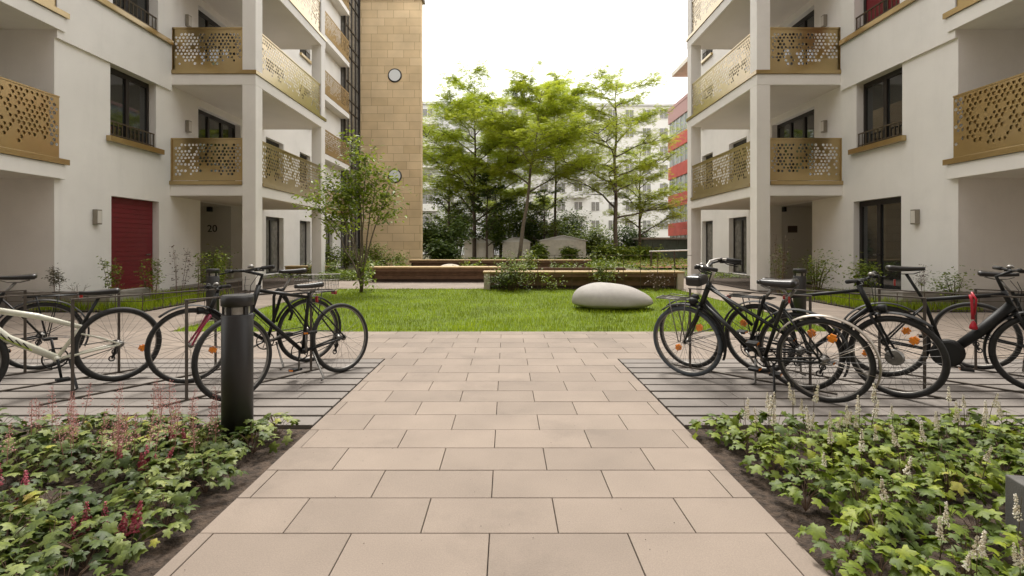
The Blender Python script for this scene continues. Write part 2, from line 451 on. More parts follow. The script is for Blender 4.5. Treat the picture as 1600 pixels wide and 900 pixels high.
# ------------------------------------------------------------------ perforated panel
def hexpanel(P, W, H, pitch=.075, seed=1, th=.006, dens=.86, backing=None):
    """P(u, v, t) -> world; sheet with real punched holes"""
    rr = random.Random(seed)
    b = MB()
    rx = pitch; ry = pitch*.866
    hr = pitch/math.sqrt(3)
    nu = int(W/rx)+3; nv = int(H/ry)+3
    cl = lambda u, v: (min(max(u, 0), W), min(max(v, 0), H))
    for j in range(-1, nv):
        for i in range(-1, nu):
            cu = (i + .5*(j % 2))*rx; cv = j*ry
            outer = [cl(cu + hr*math.cos(R(30+60*k)), cv + hr*math.sin(R(30+60*k))) for k in range(6)]
            us = [p[0] for p in outer]; vs = [p[1] for p in outer]
            if max(us)-min(us) < 1e-5 or max(vs)-min(vs) < 1e-5: continue
            f = cv/H
            blob = noise.noise((cu*2.1+seed*3.7, cv*2.1, seed*1.3))
            p = dens if f > .40 else max(0, dens*(f-.04)/.30)*(.9 + .8*blob)
            if f > .40: p -= .5*max(0, -.35-blob)
            hole = .055 < cu < W-.055 and .12 < cv < H-.075 and rr.random() < p
            if not hole:
                b.add([P(u, v, 0) for u, v in outer] , [tuple(range(6))])
                b.add([P(u, v, th) for u, v in outer], [tuple(reversed(range(6)))])
            else:
                r0 = pitch*rr.uniform(.33, .44); a0 = rr.uniform(0, 60); hu = cu+pitch*rr.uniform(-.045,.045); hv = cv+pitch*rr.uniform(-.045,.045)
                ns = 6
                inner = [(hu + r0*rr.uniform(.88, 1.05)*math.cos(R(30+60*k+(a0-30)*.5)), hv + r0*rr.uniform(.88, 1.05)*math.sin(R(30+60*k+(a0-30)*.5))) for k in range(ns)]
                vs_ = [P(u, v, 0) for u, v in outer]+[P(u, v, 0) for u, v in inner]+[P(u, v, th) for u, v in outer]+[P(u, v, th) for u, v in inner]
                fs = []
                for k in range(6):
                    k2 = (k+1) % 6
                    fs += [(k, k2, 6+k2, 6+k), (12+k, 18+k, 18+k2, 12+k2), (6+k, 6+k2, 18+k2, 18+k)]
                b.add(vs_, fs)
    return b

def wall_mesh(s, X0, d0, d1, y0, y1, z0, z1, holes, mb=None):
    """wall slab in the plane x = s*(X0+d), with through openings"""
    mb = mb or MB()
    ys = sorted({y0, y1, *[h[0] for h in holes], *[h[1] for h in holes]}); zs = sorted({z0, z1, *[h[2] for h in holes], *[h[3] for h in holes]})
    ys = [y for y in ys if y0 <= y <= y1]; zs = [z for z in zs if z0 <= z <= z1]
    def solid(i, j):
        if i < 0 or j < 0 or i >= len(ys)-1 or j >= len(zs)-1: return False
        cy = (ys[i]+ys[i+1])/2; cz = (zs[j]+zs[j+1])/2
        return not any(h[0] < cy < h[1] and h[2] < cz < h[3] for h in holes)
    P = lambda d, y, z: (s*(X0+d), y, z)
    for i in range(len(ys)-1):
        for j in range(len(zs)-1):
            if not solid(i, j): continue
            a, b, c, d = ys[i], ys[i+1], zs[j], zs[j+1]
            q = lambda *p: mb.add([P(*t) for t in p], [(0,1,2,3)])
            q((d0,a,c),(d0,b,c),(d0,b,d),(d0,a,d)); q((d1,a,c),(d1,a,d),(d1,b,d),(d1,b,c))
            if not solid(i-1, j): q((d0,a,c),(d0,a,d),(d1,a,d),(d1,a,c))
            if not solid(i+1, j): q((d0,b,c),(d1,b,c),(d1,b,d),(d0,b,d))
            if not solid(i, j-1): q((d0,a,c),(d1,a,c),(d1,b,c),(d0,b,c))
            if not solid(i, j+1): q((d0,a,d),(d0,b,d),(d1,b,d),(d1,a,d))
    return mb

def weld(o):
    import bmesh
    bm = bmesh.new(); bm.from_mesh(o.data)
    bmesh.ops.remove_doubles(bm, verts=bm.verts, dist=1e-5)
    bmesh.ops.recalc_face_normals(bm, faces=bm.faces)
    bm.to_mesh(o.data); bm.free()
    return o

def text_mesh(txt, size, name, m, parent, Mx, depth=.01):
    cu = bpy.data.curves.new(name, 'FONT'); cu.body = txt; cu.size = size; cu.extrude = depth; cu.align_x = 'CENTER'; cu.align_y = 'CENTER'
    t = bpy.data.objects.new(name+'_curve', cu); COL.objects.link(t)
    dg = bpy.context.evaluated_depsgraph_get(); dg.update()
    me = bpy.data.meshes.new_from_object(t.evaluated_get(dg))
    bpy.data.objects.remove(t); bpy.data.curves.remove(cu)
    me.name = name; me.materials.clear(); me.materials.append(m)
    me.transform(Mx)
    o = bpy.data.objects.new(name, me); COL.objects.link(o)
    if parent: o.parent = parent; o.location = -parent.location
    return o

# ------------------------------------------------------------------ the two apartment houses
FX = 9.4
def apartment(s):
    base = Vector((s*FX, 13.5, 0))
    side = 'left' if s < 0 else 'right'
    root = empty('apartment_building', base, {-1: 'white apartment house with red ground floor door and gold balconies, left of the path', 1: 'white apartment house with dark glazed ground floor door and gold balconies, right of the path'}[s], 'apartment building')
    off = -base
    def part(mb, name, m, parent=None, **k):
        o = mb.build(name, m, parent or root, **k)
        if parent is None: o.location = off
        return o
    def bx(d0, d1, y0, y1, z0, z1, mb=None):
        mb = mb or MB(); return mb.box(s*(FX+d0), s*(FX+d1), y0, y1, z0, z1)
    Z = [2.67+3.1*k for k in range(5)]
    TOP = 15.4
    # --- openings
    wnd = []   # y0,y1,z0,z1,kind
    wnd += [(11.47,12.97,3.87,5.6,'rail'), (11.47,12.97,6.98,8.7,'rail2'), (11.47,12.97,10.08,11.8,'rail')]
    wnd += [(14.75,17.1,3.1+3.1*k,5.53+3.1*k,'bdoor%d' % k) for k in range(4)]
    for y0, y1 in ((18.9,20.4),(22.0,23.2)):
        wnd += [(y0,y1,.14,2.43,'tall')] + [(y0,y1,3.87+3.1*k,5.55+3.1*k,'far') for k in range(4)]
    rec = (14.85,17.2,0,2.67)
    door = (11.5,13.08,.02,2.46)
    holes = [w[:4] for w in wnd]
    W = wall_mesh(s, FX, 0, .4, 10.05, 13.5, 0, 5.6, holes+[door])
    W = wall_mesh(s, FX, -.06, .4, 10.05, 13.5, 5.6, TOP, holes, W)
    W = wall_mesh(s, FX, 0, .4, 13.5, 23.6, 0, TOP, holes+[rec], W)
    weld(part(W, 'wall', M['render'], recalc=False))
    if s < 0:
        fw = [(26.2,27.2,.2,2.4,'tall')]
        W = wall_mesh(s, FX, .38, .75, 23.6, 28.55, 0, 18.6, [w[:4] for w in fw])
        weld(part(W, 'wall', M['render'], recalc=False))
    # --- rooms behind: side walls, recess and body
    b = bx(.4, 1.8, 10.05, 10.35, 0, TOP); bx(1.8, 9, 5.5, 23.6, 0, TOP, b); bx(-.0, 1.8, 5.2, 5.5, 0, TOP, b)
    if s < 0: bx(.8, 9, 23.6, 28.5, 0, 18.4, b)
    part(b, 'inner_wall', M['render'])
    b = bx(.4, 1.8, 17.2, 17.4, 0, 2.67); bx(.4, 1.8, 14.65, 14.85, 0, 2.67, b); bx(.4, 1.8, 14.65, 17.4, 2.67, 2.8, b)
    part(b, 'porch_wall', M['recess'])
    b = bx(-.25, 9.2, 5.2, 23.9 if s > 0 else 28.8, TOP if s > 0 else 18.61, (TOP if s > 0 else 18.61)+.35); part(b, 'roof', M['concrete'])
    # house number or plaque on the end wall of the entrance porch
    if s < 0:
        text_mesh('20', .36, 'house_number', M['black'], root, Matrix.Translation((-FX-1.06, 17.19, 1.87)) @ Matrix.Rotation(R(90), 4, 'X'), .008)
    else:
        b = bx(.62, .95, 17.17, 17.2, 1.74, 1.98); part(b, 'plaque', M['wooddark'], bevel=.006)
    b = bx(.41, .50, 17.06, 17.2, 2.48, 2.64) if s > 0 else bx(1.05, 1.18, 17.06, 17.2, 2.48, 2.64)
    part(b, 'porch_lamp', M['black'])
    # --- windows
    def window(y0, y1, z0, z1, kind, d=.19):
        f = MB(); t = .075
        rec_d = d
        bx(d, d+.07, y0, y0+t, z0, z1, f); bx(d, d+.07, y1-t, y1, z0, z1, f)
        bx(d, d+.07, y0+t, y1-t, z0, z0+t, f); bx(d, d+.07, y0+t, y1-t, z1-t-.05, z1, f)
        nm = 1 if (y1-y0) < 2.0 else 2
        if kind == 'tall': nm = 0 if y1-y0 < 1.3 else 1
        cuts = [y0+t + (y1-y0-2*t)*(k+1)/(nm+1) for k in range(nm)]
        for c in cuts: bx(d-.012, d+.06, c-.055, c+.055, z0+t, z1-t-.05, f)
        w = part(f, 'window', M['frame'])
        edges = [y0+t] + sum([[c-.055, c+.055] for c in cuts], []) + [y1-t]
        for k in range(0, len(edges), 2):
            p = bx(d+.03, d+.045, edges[k], edges[k+1], z0+t, z1-t-.05)
            gm = M['curtain'] if kind == 'tall' else M['glass']
            if kind == 'rail2' and s > 0: gm = M['red']
            part(p, 'pane', gm, w)
        if kind in ('rail', 'rail2', 'far'):
            dd = -.06 if (z0 > 5.6 and y1 < 13.5) else 0
            sl = bx(dd-.10, d, y0-.02, y1+.02, z0-.11, z0+.0)
            if kind == 'rail2': sl = bx(dd-.07, dd, 10.6, 13.47, z0-.13, z0-.005); bx(dd, d, y0, y1, z0-.0, z0+.012, sl)
            elif kind == 'rail': sl = bx(dd-.12, dd, y0-.12, y1+.16, z0-.13, z0+.0); bx(dd, d, y0, y1, z0-.0, z0+.012, sl)
            part(sl, 'sill', M['gold'], w, bevel=.004)
            r = MB(); top = z0+.40; q = dd+.03
            bx(q, q+.035, y0+.01, y1-.01, top-.03, top, r); bx(q, q+.03, y0+.01, y1-.01, z0+.06, z0+.085, r)
            n = int((y1-y0)/.13)
            for k in range(n+1):
                y = y0+.02+(y1-y0-.04)*k/n; bx(q+.008, q+.024, y-.009, y+.009, z0+.0125, top-.03, r)
            part(r, 'window_railing', M['bronze'], w)
    for w in wnd: window(*w)
    if s < 0:
        for w in fw: window(*w[:4], 'tall', d=.55)
    # --- ground floor door
    y0, y1, z0, z1 = door
    if s < 0:
        d = MB(); bx(.16, .22, y0, y1-.02, z0, z1, d)
        n = 20
        for k in range(n): bx(.148, .16, y0+.02, y1-.04, z0+.04+k*(z1-z0-.06)/n, z0+.04+(k+.86)*(z1-z0-.06)/n, d)
        dr = part(d, 'door', M['red'])
        h = MB(); bx(.10, .145, y1-.20, y1-.17, 1.02, 1.06, h); bx(.10, .115, y1-.32, y1-.17, 1.025, 1.05, h); part(h, 'handle', M['dullalu'], dr)
    else:
        d = MB(); t = .09
        bx(.16, .24, y0, y0+t, z0, z1, d); bx(.16, .24, y1-t, y1, z0, z1, d); bx(.16, .24, y0+t, y1-t, z0, z0+t, d); bx(.16, .24, y0+t, y1-t, z1-t-.05, z1, d)
        ym = (y0+y1)/2+.1; bx(.15, .235, ym-.06, ym+.06, z0+t, z1-t-.05, d)
        dr = part(d, 'door', M['frame'])
        part(bx(.19, .205, y0+t, ym-.06, z0+t, z1-t-.05), 'door_pane', M['glass'], dr)
        h = MB(); bx(.10, .15, ym-.015, ym+.015, 1.02, 1.06, h); bx(.10, .115, ym-.015, ym+.13, 1.025, 1.05, h); part(h, 'handle', M['dullalu'], dr)
        part(bx(.19, .205, ym+.06, y1-t, z0+t, z1-t-.05), 'door_pane', M['glass'], dr)
    # --- wall lamps
    def lamp(y, z, d=0):
        o = part(bx(d-.10, d, y-.075, y+.075, z-.17, z+.17), 'wall_lamp', M['lamp'], bevel=.006)
        part(bx(d-.108, d-.10, y-.055, y+.055, z-.14, z+.14), 'lamp_face', M['lampface'], o)
    lamp(11.05, 1.93)
    for k in range(3): lamp(14.22, 4.78+3.1*k)
    # --- loggia at the camera end
    for k in range(4):
        z = Z[k]
        b = bx(0, 1.8, 5.5, 10.05, z, z+.3); bx(-.10, 0, 5.5, 10.2, z, z+.3, b)
        sl = part(b, 'loggia_slab', M['render'], bevel=.006)
        part(bx(-.14, 0, 5.5, 10.26, z+.303, z+.42), 'edge_trim', M['gold'], sl, bevel=.004)
        if k < 2:
            P = lambda u, v, t: (s*(FX-.035+t), 5.6+u, z+.44+v)
            pm = hexpanel(P, 4.52, 1.26, pitch=.105, seed=11+k+(5 if s > 0 else 0), dens=.78)
            P2 = pm; 
            for (a0, a1, c0, c1) in ((5.6,10.12,z+1.70,z+1.73),(5.6,10.12,z+.421,z+.44)):
                bx(-.05, -.01, a0, a1, c0, c1, P2)
            pp = part(P2, 'perforated_panel', M['gold'], sl)
            part(bx(-.012, -.004, 5.6, 9.93, z+.5, z+1.66), 'panel_backing', M['gold'], pp)
    # --- balconies between columns
    D = -2.4
    for k in range(4):
        z = Z[k]
        e = .004 if k == 0 else 0
        b = bx(D+e, 0, 13.5+e, 18.72-e, z, z+.3)
        sl = part(b, 'balcony_slab', M['render'], bevel=.006)
        # trims along the front and the long side
        b = MB()
        if k == 0:
            bx(D+.38, -.0, 13.47, 13.62, z+.303, z+.41, b); bx(D-.03, D+.12, 13.88, 18.3, z+.303, z+.41, b)
        else:
            bx(D-.03, -.0, 13.47, 13.62, z+.303, z+.41, b); bx(D-.03, D+.12, 13.62, 18.75, z+.303, z+.41, b)
        part(b, 'edge_trim', M['gold'], sl, bevel=.004)
        w0 = 2.4-.385-.04
        P = lambda u, v, t: (s*(FX-.03-u), 13.555+t, z+.43+v)
        pm = hexpanel(P, w0, 1.15, pitch=.105, seed=21+k+(7 if s > 0 else 0))
        for (u0, u1, v0, v1) in ((-.03, w0, 1.15, 1.19), (-.03, 0, -.02, 1.15), (w0-.0, w0+.025, -.02, 1.19)):
            bx(-.03-u1, -.03-u0, 13.53, 13.585, z+.43+v0, z+.43+v1, pm)
        part(pm, 'perforated_panel', M['gold'], sl)
        P = lambda u, v, t: (s*(FX+D+.05+t), 13.89+u, z+.43+v)
        L_ = 18.3-13.89 if k == 0 else 18.62-13.89
        pm = hexpanel(P, L_, 1.15, pitch=.11, seed=31+k+(9 if s > 0 else 0))
        bx(D+.03, D+.09, 13.885, 13.89+L_, z+.43+1.15, z+.43+1.19, pm)
        part(pm, 'perforated_panel', M['gold'], sl)
        # soffit, a hair below the slab
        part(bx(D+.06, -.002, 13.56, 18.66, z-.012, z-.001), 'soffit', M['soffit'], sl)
    for (ya, yb) in ((13.5,13.875),(18.3,18.675)):
        part(bx(D, D+.375, ya, yb, 0, Z[1]-.002), 'column', M['render'], bevel=.008)
        for k in range(1, 4):
            part(bx(D+.001, D+.375, ya+.001, yb, Z[k]+.302 if ya > 15 else Z[k]+.412, (Z[k+1] if k < 3 else TOP)-.002), 'column', M['render'], bevel=.008)
    part(bx(D-.1, 0, 13.4, 18.8, TOP, TOP+.3), 'balcony_roof', M['render'])
    # --- far balconies of the left house
    if s < 0:
        for k in range(5):
            z = Z[k]+(.0 if k == 0 else -.05*k)
            sl = part(bx(-.12, .38, 24.0, 28.6, z, z+.28), 'balcony_slab', M['render'], bevel=.006)
            P = lambda u, v, t: (s*(FX-.10+t), 24.05+u, z+.38+v)
            part(hexpanel(P, 4.5, 1.15, pitch=.13, seed=51+k), 'perforated_panel', M['gold'], sl)
            part(bx(-.14, -.02, 24.0, 28.63, z+.283, z+.37), 'edge_trim', M['gold'], sl)
    # plinth in front of the facade
    part(bx(-.012, 0, 13.5, 23.6, 0, .12) if s < 0 else bx(-.012, 0, 17.3, 23.6, 0, .12), 'plinth', M['concrete'])
    return root
apartment(-1); apartment(1)

# low concrete terrace walls beside the loggias
for s, lab in ((-1, 'low grey concrete terrace wall below the left loggia'), (1, 'low grey concrete terrace wall below the right loggia')):
    b = MB().box(s*8.0, s*11.0, 9.75, 9.95, -.04, .34); b.box(s*8.0, s*8.16, 9.95, 10.9, -.04, .339)
    tag(b.build('terrace_wall', M['concrete'], bevel=.01), lab, 'low wall')

# ------------------------------------------------------------------ tan stone tower with glazed stair
t = empty('stone_tower', (-7.5, 31.5, 0), 'tall tan stone tower with round portholes beside a dark glazed stairwell', 'tower')
off = Vector((7.5, -31.5, 0))
b = MB().box(-9.51, -5.55, 31.5, 32.1, -.1, 17.35); b.box(-9.505, -7.2, 32.1, 38, -.1, 17.35)
o = b.build('wall', M['tanstone'], t); o.location = off
b = MB().box(-9.7, -5.40, 31.35, 32.25, 17.35, 17.6); b.box(-9.7, -7.0, 32.25, 38.2, 17.35, 17.6)
o = b.build('roof', M['concrete'], t); o.location = off
for z in (5.82, 12.37):
    b = MB().ring((-7.26, 31.49, z), .40, .06, 'y', 40, 8)
    o = b.build('porthole', M['frame'], t, smooth=True); o.location = off
    b = MB().lathe([(.385, 31.44), (.385, 31.46)], (-7.26, 0, z), 32, axis='y')
    b.build('pane', M['portsky'], o)
gx = -9.62
b = MB().box(gx-3, gx, 28.62, 31.49, -.1, 19)
sw = b.build('stairwell_glazing', M['curtain'], t); sw.location = off
for y, w_, d_ in ((28.64,.08,.12), (29.35,.03,.05), (30.05,.03,.05), (30.75,.03,.05), (31.43,.06,.12)):
    MB().box(gx, gx+d_, y-w_, y+w_, 0, 19).build('glazing_bar', M['frame'], sw)
z = .2; k = 0
while z < 19:
    MB().box(gx, gx+.045, 28.73, 31.36, z-.028, z+.028).build('glazing_bar', M['frame'], sw); z += (1.03, 1.6, .7)[k % 3]; k += 1
# ------------------------------------------------------------------ far buildings
def far_block(name, label, x0, x1, y, h, nx, nz, m, wm, wfrac=(.5,.55), depth=12, balc=()):
    r = empty(name, ((x0+x1)/2, y, 0), label, 'apartment building')
    off = -r.location
    o = MB().box(x0, x1, y, y+depth, -.1, h).build('wall', m, r); o.location = off
    o = MB().box(x0-.3, x1+.3, y-.3, y+depth, h, h+.4).build('roof', M['greyrender'], r); o.location = off
    dx = (x1-x0)/nx; dz = h/nz
    for j in range(nz):
        for i in range(nx):
            cx = x0+dx*(i+.5); z0 = dz*j+dz*.28
            w = dx*wfrac[0]; hh = dz*wfrac[1]
            if i in balc:
                b = MB().box(cx-dx*.48, cx+dx*.48, y-1.2, y, dz*j, dz*j+.2); b.box(cx-dx*.48, cx+dx*.48, y-1.2, y-1.14, dz*j+.2, dz*j+1.05)
                o = b.build('balcony', M['palerender'], r); o.location = off
            f = MB()
            f.box(cx-w/2, cx+w/2, y-.05, y, z0, z0+hh)
            o = f.build('window', M['palerender'], r); o.location = off
            p = MB()
            for k in (-1, 1): p.box(cx+k*w*.24-w*.21, cx+k*w*.24+w*.21, y-.08, y-.05, z0+.12, z0+hh-.12)
            p.build('pane', M['curtain'], o)
    return r
far_block('apartment_building', 'pale eight storey apartment block standing far behind the courtyard trees', 2, 27.5, 80, 24.4, 9, 8, M['palerender'], None, balc=(3,))
far_block('apartment_building', 'grey balconied apartment block showing between the stone tower and the trees', -26, 2.6, 72, 22.3, 9, 7, M['greyrender'], None, balc=(3,4))
b = MB().box(-3.2, 3.4, 84, 92, 22, 26.6)
tag(b.build('penthouse', M['tanrender'], bevel=.05), 'tan rooftop block rising above the trees', 'rooftop block')

r = empty('office_building', (18, 46, 0), 'red and glass office building at the right beyond the trees', 'office building')
off = -r.location
o = MB().box(18.15, 30, 34, 53.5, -.1, 15.9).build('wall', M['greyrender'], r); o.location = off
for k in range(5):
    z = .6+3.08*k
    o = MB().box(17.95, 18.15, 34, 53.6, z+1.75, z+3.08).build('spandrel', M['redclad'] if k < 4 else M['pinkclad'], r); o.location = off
    o = MB().box(18.08, 18.15, 34, 53.5, z, z+1.75).build('window_band', M['paleglass'], r); o.location = off
    y = 34.5
    while y < 53.5: MB().box(18.0, 18.08, y-.04, y+.04, z, z+1.75).build('glazing_bar', M['greyrender'], o); y += 1.2
o = MB().box(17.9, 30, 34, 53.7, 16.0, 16.35).build('roof', M['pinkclad'], r); o.location = off
o = MB().box(16.3, 18, 40, 46, 2.9, 3.3).build('canopy', M['redclad'], r); o.location = off
o = MB().box(16.6, 21, 41, 48.5, 18.2, 18.6).build('roof_canopy', M['shed'], r); o.location = off
o = MB().box(18.6, 18.8, 42, 42.2, 16.3, 18.2).box(18.6, 18.8, 47, 47.2, 16.3, 18.2).build('canopy_post', M['greyrender'], r); o.location = off

# ------------------------------------------------------------------ sheds, benches, garden
def shed(x0, x1, y, h, hr, label, arch):
    r = empty('garden_shed', ((x0+x1)/2, y, 0), label, 'shed', 'garden sheds behind the benches')
    off = -r.location
    b = MB().box(x0, x1, y, y+2.4, -.05, h)
    n = int((x1-x0)/.28)
    for k in range(n+1):
        x = x0+(x1-x0)*k/n; b.box(x-.02, x+.02, y-.02, y, 0, h)
    o = b.build('wall', M['shed'], r); o.location = off
    pts = []
    m = 12
    for k in range(m+1):
        u = k/m; x = x0-.12+(x1-x0+.24)*u
        zz = h+hr*(math.sin(math.pi*u)**.8 if arch else 1-abs(2*u-1))
        pts.append((x, zz))
    b = MB()
    vs = [(x, y-.15, z) for x, z in pts]+[(x, y+2.55, z) for x, z in pts]+[(x, y-.15, z-.07) for x, z in pts]+[(x, y+2.55, z-.07) for x, z in pts]
    K = m+1; fs = []
    for k in range(m):
        fs += [(k,k+1,K+k+1,K+k), (2*K+k,3*K+k,3*K+k+1,2*K+k+1), (k,2*K+k,2*K+k+1,k+1), (K+k,K+k+1,3*K+k+1,3*K+k)]
    b.add(vs, fs)
    # gable below the roof line
    b.add([(x, y+.001, z-.07) for x, z in pts]+[(x0, y+.001, h), (x1, y+.001, h)], [tuple(range(K))+(K+1, K)])
    o = b.build('roof', M['palerender'], r); o.location = off
    o = MB().box((x0+x1)/2-.5, (x0+x1)/2+.5, y-.035, y-.021, 0, h*.9).build('door', M['shed'], r); o.location = off
shed(3.0, 6.9, 42, 1.75, .45, 'widest pale corrugated garden shed, rightmost of the row', False)
shed(-.3, 2.1, 43, 1.6, .4, 'pale garden shed with arched roof, middle of the row', True)
shed(-3.8, -1.2, 44, 1.5, .55, 'pale garden shed with arched roof half hidden by shrubs, leftmost of the row', True)
r = empty('bin_shelter', (14.5, 44, 0), 'green corrugated shelter with flat roof near the red building', 'shelter')
b = MB().box(12.6, 17.6, 44, 47, -.05, 1.85)
for k in range(16): b.box(12.7+k*.31, 12.78+k*.31, 43.96, 44, .05, 1.8)
o = b.build('wall', M['greensheet'], r); o.location = -r.location
o = MB().box(12.3, 17.9, 43.6, 47.3, 1.85, 2.02).build('roof', M['concrete'], r); o.location = -r.location

def bench(x0, x1, y, d, h, label, posts=False, top='woodtop', front='wood'):
    r = empty('timber_bench', ((x0+x1)/2, y, 0), label, 'bench')
    off = -r.location
    b = MB(); n = 5
    for k in range(n): b.box(x0, x1, y+d*k/n+.004, y+d*(k+1)/n-.004, h-.05, h)
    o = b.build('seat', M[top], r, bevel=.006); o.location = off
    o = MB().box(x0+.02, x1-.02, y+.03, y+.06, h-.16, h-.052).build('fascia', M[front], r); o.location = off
    b = MB()
    rows = 2 if not posts else 3
    for k in range(rows):
        a0 = .10; a1 = h-.165
        b.box(x0+.2, x1-.05, y+.13, y+.16, a0+(a1-a0)*k/rows+.004, a0+(a1-a0)*(k+1)/rows-.004)
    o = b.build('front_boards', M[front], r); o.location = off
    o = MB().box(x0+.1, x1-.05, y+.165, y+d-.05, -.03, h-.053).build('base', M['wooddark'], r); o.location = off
    if posts:
        for x in (x0+.03, x1-.21):
            o = MB().box(x, x+.18, y+.02, y+.125, -.02, h-.055).build('end_post', M['sand'], r); o.location = off
    return r
bench(-4.8, -.2, 16.75, .75, .535, 'long timber bench with dark recessed base, behind the lawn on the left')
bench(-.68, 5.2, 14.05, .6, .52, 'brown boarded timber bench with pale end posts, in front behind the pale boulder', posts=True)
bench(-5.0, 4.4, 24.8, .6, .55, 'farthest timber bench edging the raised garden beds')
bench(-9.0, -7.3, 19.6, .5, .45, 'short timber bench by the left house, behind the small tree', front='woodtop')
o = MB().lathe([(.6,0),(.52,.08),(.32,.17),(.12,.21),(.02,.215)], (-2.5, 21.5, .25), 20).build('sand_heap', M['sand'], smooth=True)
tag(o, 'low heap of pale sand behind the left bench', 'sand heap')
b = MB()
b.box(-5.2, 4.6, 18.6, 18.75, -.03, .42)
tag(b.build('raised_bed_edge', M['wood']), 'timber edging board of the planted bed behind the benches', 'bed edging')
r = empty('barrier_rail', (9.6, 27, 0), 'low white and red rail on posts at the red play surface', 'rail')
b = MB().tube([(8.0,27,.95),(11.2,27,1.05)], .04, 8); o = b.build('rail', M['palerender'], r); o.location = -r.location
b = MB().tube([(10.2,26.99,1.03),(11.25,26.99,1.06)], .055, 8); o = b.build('end_rail', M['redclad'], r); o.location = -r.location
for x in (8.1, 9.4, 11.0):
    o = MB().tube([(x,27,-.1),(x,27,.96)], .05, 8).build('post', M['wooddark'], r); o.location = -r.location

# pale boulder on the lawn
def boulder():
    vs = []; fs = []; n = 56; m = 28
    for j in range(m+1):
        ph = math.pi*j/m
        for i in range(n):
            a = 2*math.pi*i/n
            x = math.cos(a)*math.sin(ph); y = math.sin(a)*math.sin(ph); z = math.cos(ph)
            sx = .86 if x > 0 else .78
            sk = 1 - .10*x
            px = x*sx; pz = z*(.40*(1-.10*x) if z > 0 else .13); py = y*.60
            pz += .012*noise.noise((x*2, y*2, z*2))
            px -= .10*max(0, z)**1.5
            vs.append((px, py, pz))
    for j in range(m):
        for i in range(n):
            a = j*n+i; b2 = j*n+(i+1) % n
            fs.append((a, b2, b2+n, a+n))
    b = MB(); b.add(vs, fs)
    o = b.build('boulder', M['stone'], smooth=True)
    o.location = (2.12, 9.85, .12)
    tag(o, 'smooth pale egg shaped boulder lying on the lawn', 'boulder')
boulder()

# ------------------------------------------------------------------ bollards, racks, fences
def bollard(x, y, h, rad, label):
    r = empty('bollard_light', (x, y, 0), label, 'bollard light', 'round dark bollard lights')
    prof = [(rad, -.1), (rad, h-.13), (rad-.006, h-.125)]
    MB().lathe(prof, n=36).build('post', M['anthracite'], r, smooth=False)
    MB().lathe([(rad-.02, h-.1245), (rad-.02, h-.075)], n=36).build('lens', M['diffuser'], r)
    for k in range(5):
        a = 2*math.pi*k/5+.5
        MB().box(-.012, .012, rad-.022, rad-.004, h-.125, h-.075, Matrix.Rotation(a, 4, 'Z')).build('lens_bar', M['anthracite'], r)
    MB().lathe([(rad-.012, h-.0745), (rad+.004, h-.068), (rad+.004, h-.012), (rad-.004, h), (.01, h+.002)], n=36).build('cap', M['anthracite'], r)
    for o in r.children:
        if o.name.startswith(('post', 'cap')):
            for p in o.data.polygons: p.use_smooth = abs(p.normal.z) < .5
bollard(-1.78, 3.2, .945, .0945, 'large dark bollard light standing in the flower bed left of the path')
bollard(-5.1, 8.4, .87, .10, 'dark bollard light beside the left side path, behind the bicycle with the wire basket')
bollard(5.1, 8.4, .87, .10, 'dark bollard light beside the right side path, behind the bicycles')

def hoop(xn, yn, xf, yf, label):
    r = empty('bike_hoop', (xn, yn, 0), label, 'bike rack', 'flat steel bicycle hoops')
    dx, dy = xf-xn, yf-yn; L = math.hypot(dx, dy); a = math.atan2(dy, dx)
    Mx = Matrix.Rotation(a, 4, 'Z'); h = .82; w = .011; t = .006
    b = MB()
    b.box(-w, w, -t, t, 0, h, Mx); b.build('post', M['steel'], r, bevel=.002)
    b = MB().box(L-w, L+w, -t, t, 0, h, Mx); b.build('post', M['steel'], r, bevel=.002)
    b = MB().box(-w, L+w, -.02, .02, h+.0005, h+.011, Mx); b.build('top_bar', M['steel'], r)
    b = MB().box(-.2, L+.2, -.014, .014, .003, .012, Mx); b.build('floor_bar', M['steel'], r)
HL = [((-2.62,3.96),(-1.98,4.9),'nearest the path on the left'),((-3.59,4.0),(-2.96,4.92),'second from the path on the left'),((-4.56,4.0),(-3.88,4.84),'third from the path on the left'),((-5.5,4.0),(-4.78,4.8),'fourth from the path on the left')]
HR = [((2.68,4.26),(1.91,5.02),'nearest the path on the right'),((3.55,4.1),(2.85,4.95),'second from the path on the right'),((4.5,4.1),(3.8,4.92),'third from the path on the right'),((5.5,4.1),(4.8,4.94),'fourth from the path on the right')]
for n, f, l in HL+HR: hoop(*n, *f, 'flat steel bicycle hoop, '+l)

def wire_fence(pts, h, label, step=.52, wires=1, rod=.006):
    r = empty('wire_fence', (pts[0][0], pts[0][1], 0), label, 'fence')
    off = -r.location
    b = MB()
    for k in range(wires):
        z = h*(1-.45*k)
        b.tube([(x, y, z) for x, y in pts], rod, 6)
    o = b.build('rail', M['fence'], r); o.location = off
    for (x0, y0), (x1, y1) in zip(pts, pts[1:]):
        L = math.hypot(x1-x0, y1-y0); n = max(1, int(L/step))
        for k in range(n):
            x = x0+(x1-x0)*k/n; y = y0+(y1-y0)*k/n
            o = MB().tube([(x, y, -.05), (x, y, h)], rod*1.2, 6).build('post', M['fence'], r); o.location = off
wire_fence([(-11.2,9.3),(-7.0,9.3),(-7.0,13.2)], .36, 'low wire fence round the planted bed by the left house', wires=2)
wire_fence([(11.2,9.3),(7.0,9.3),(7.0,13.2)], .36, 'low wire fence round the planted bed by the right house', wires=2)
wire_fence([(.9,13.8),(5.3,13.8)], 1.0, 'thin wire trellis in front of the boarded bench', step=.48, rod=.007)

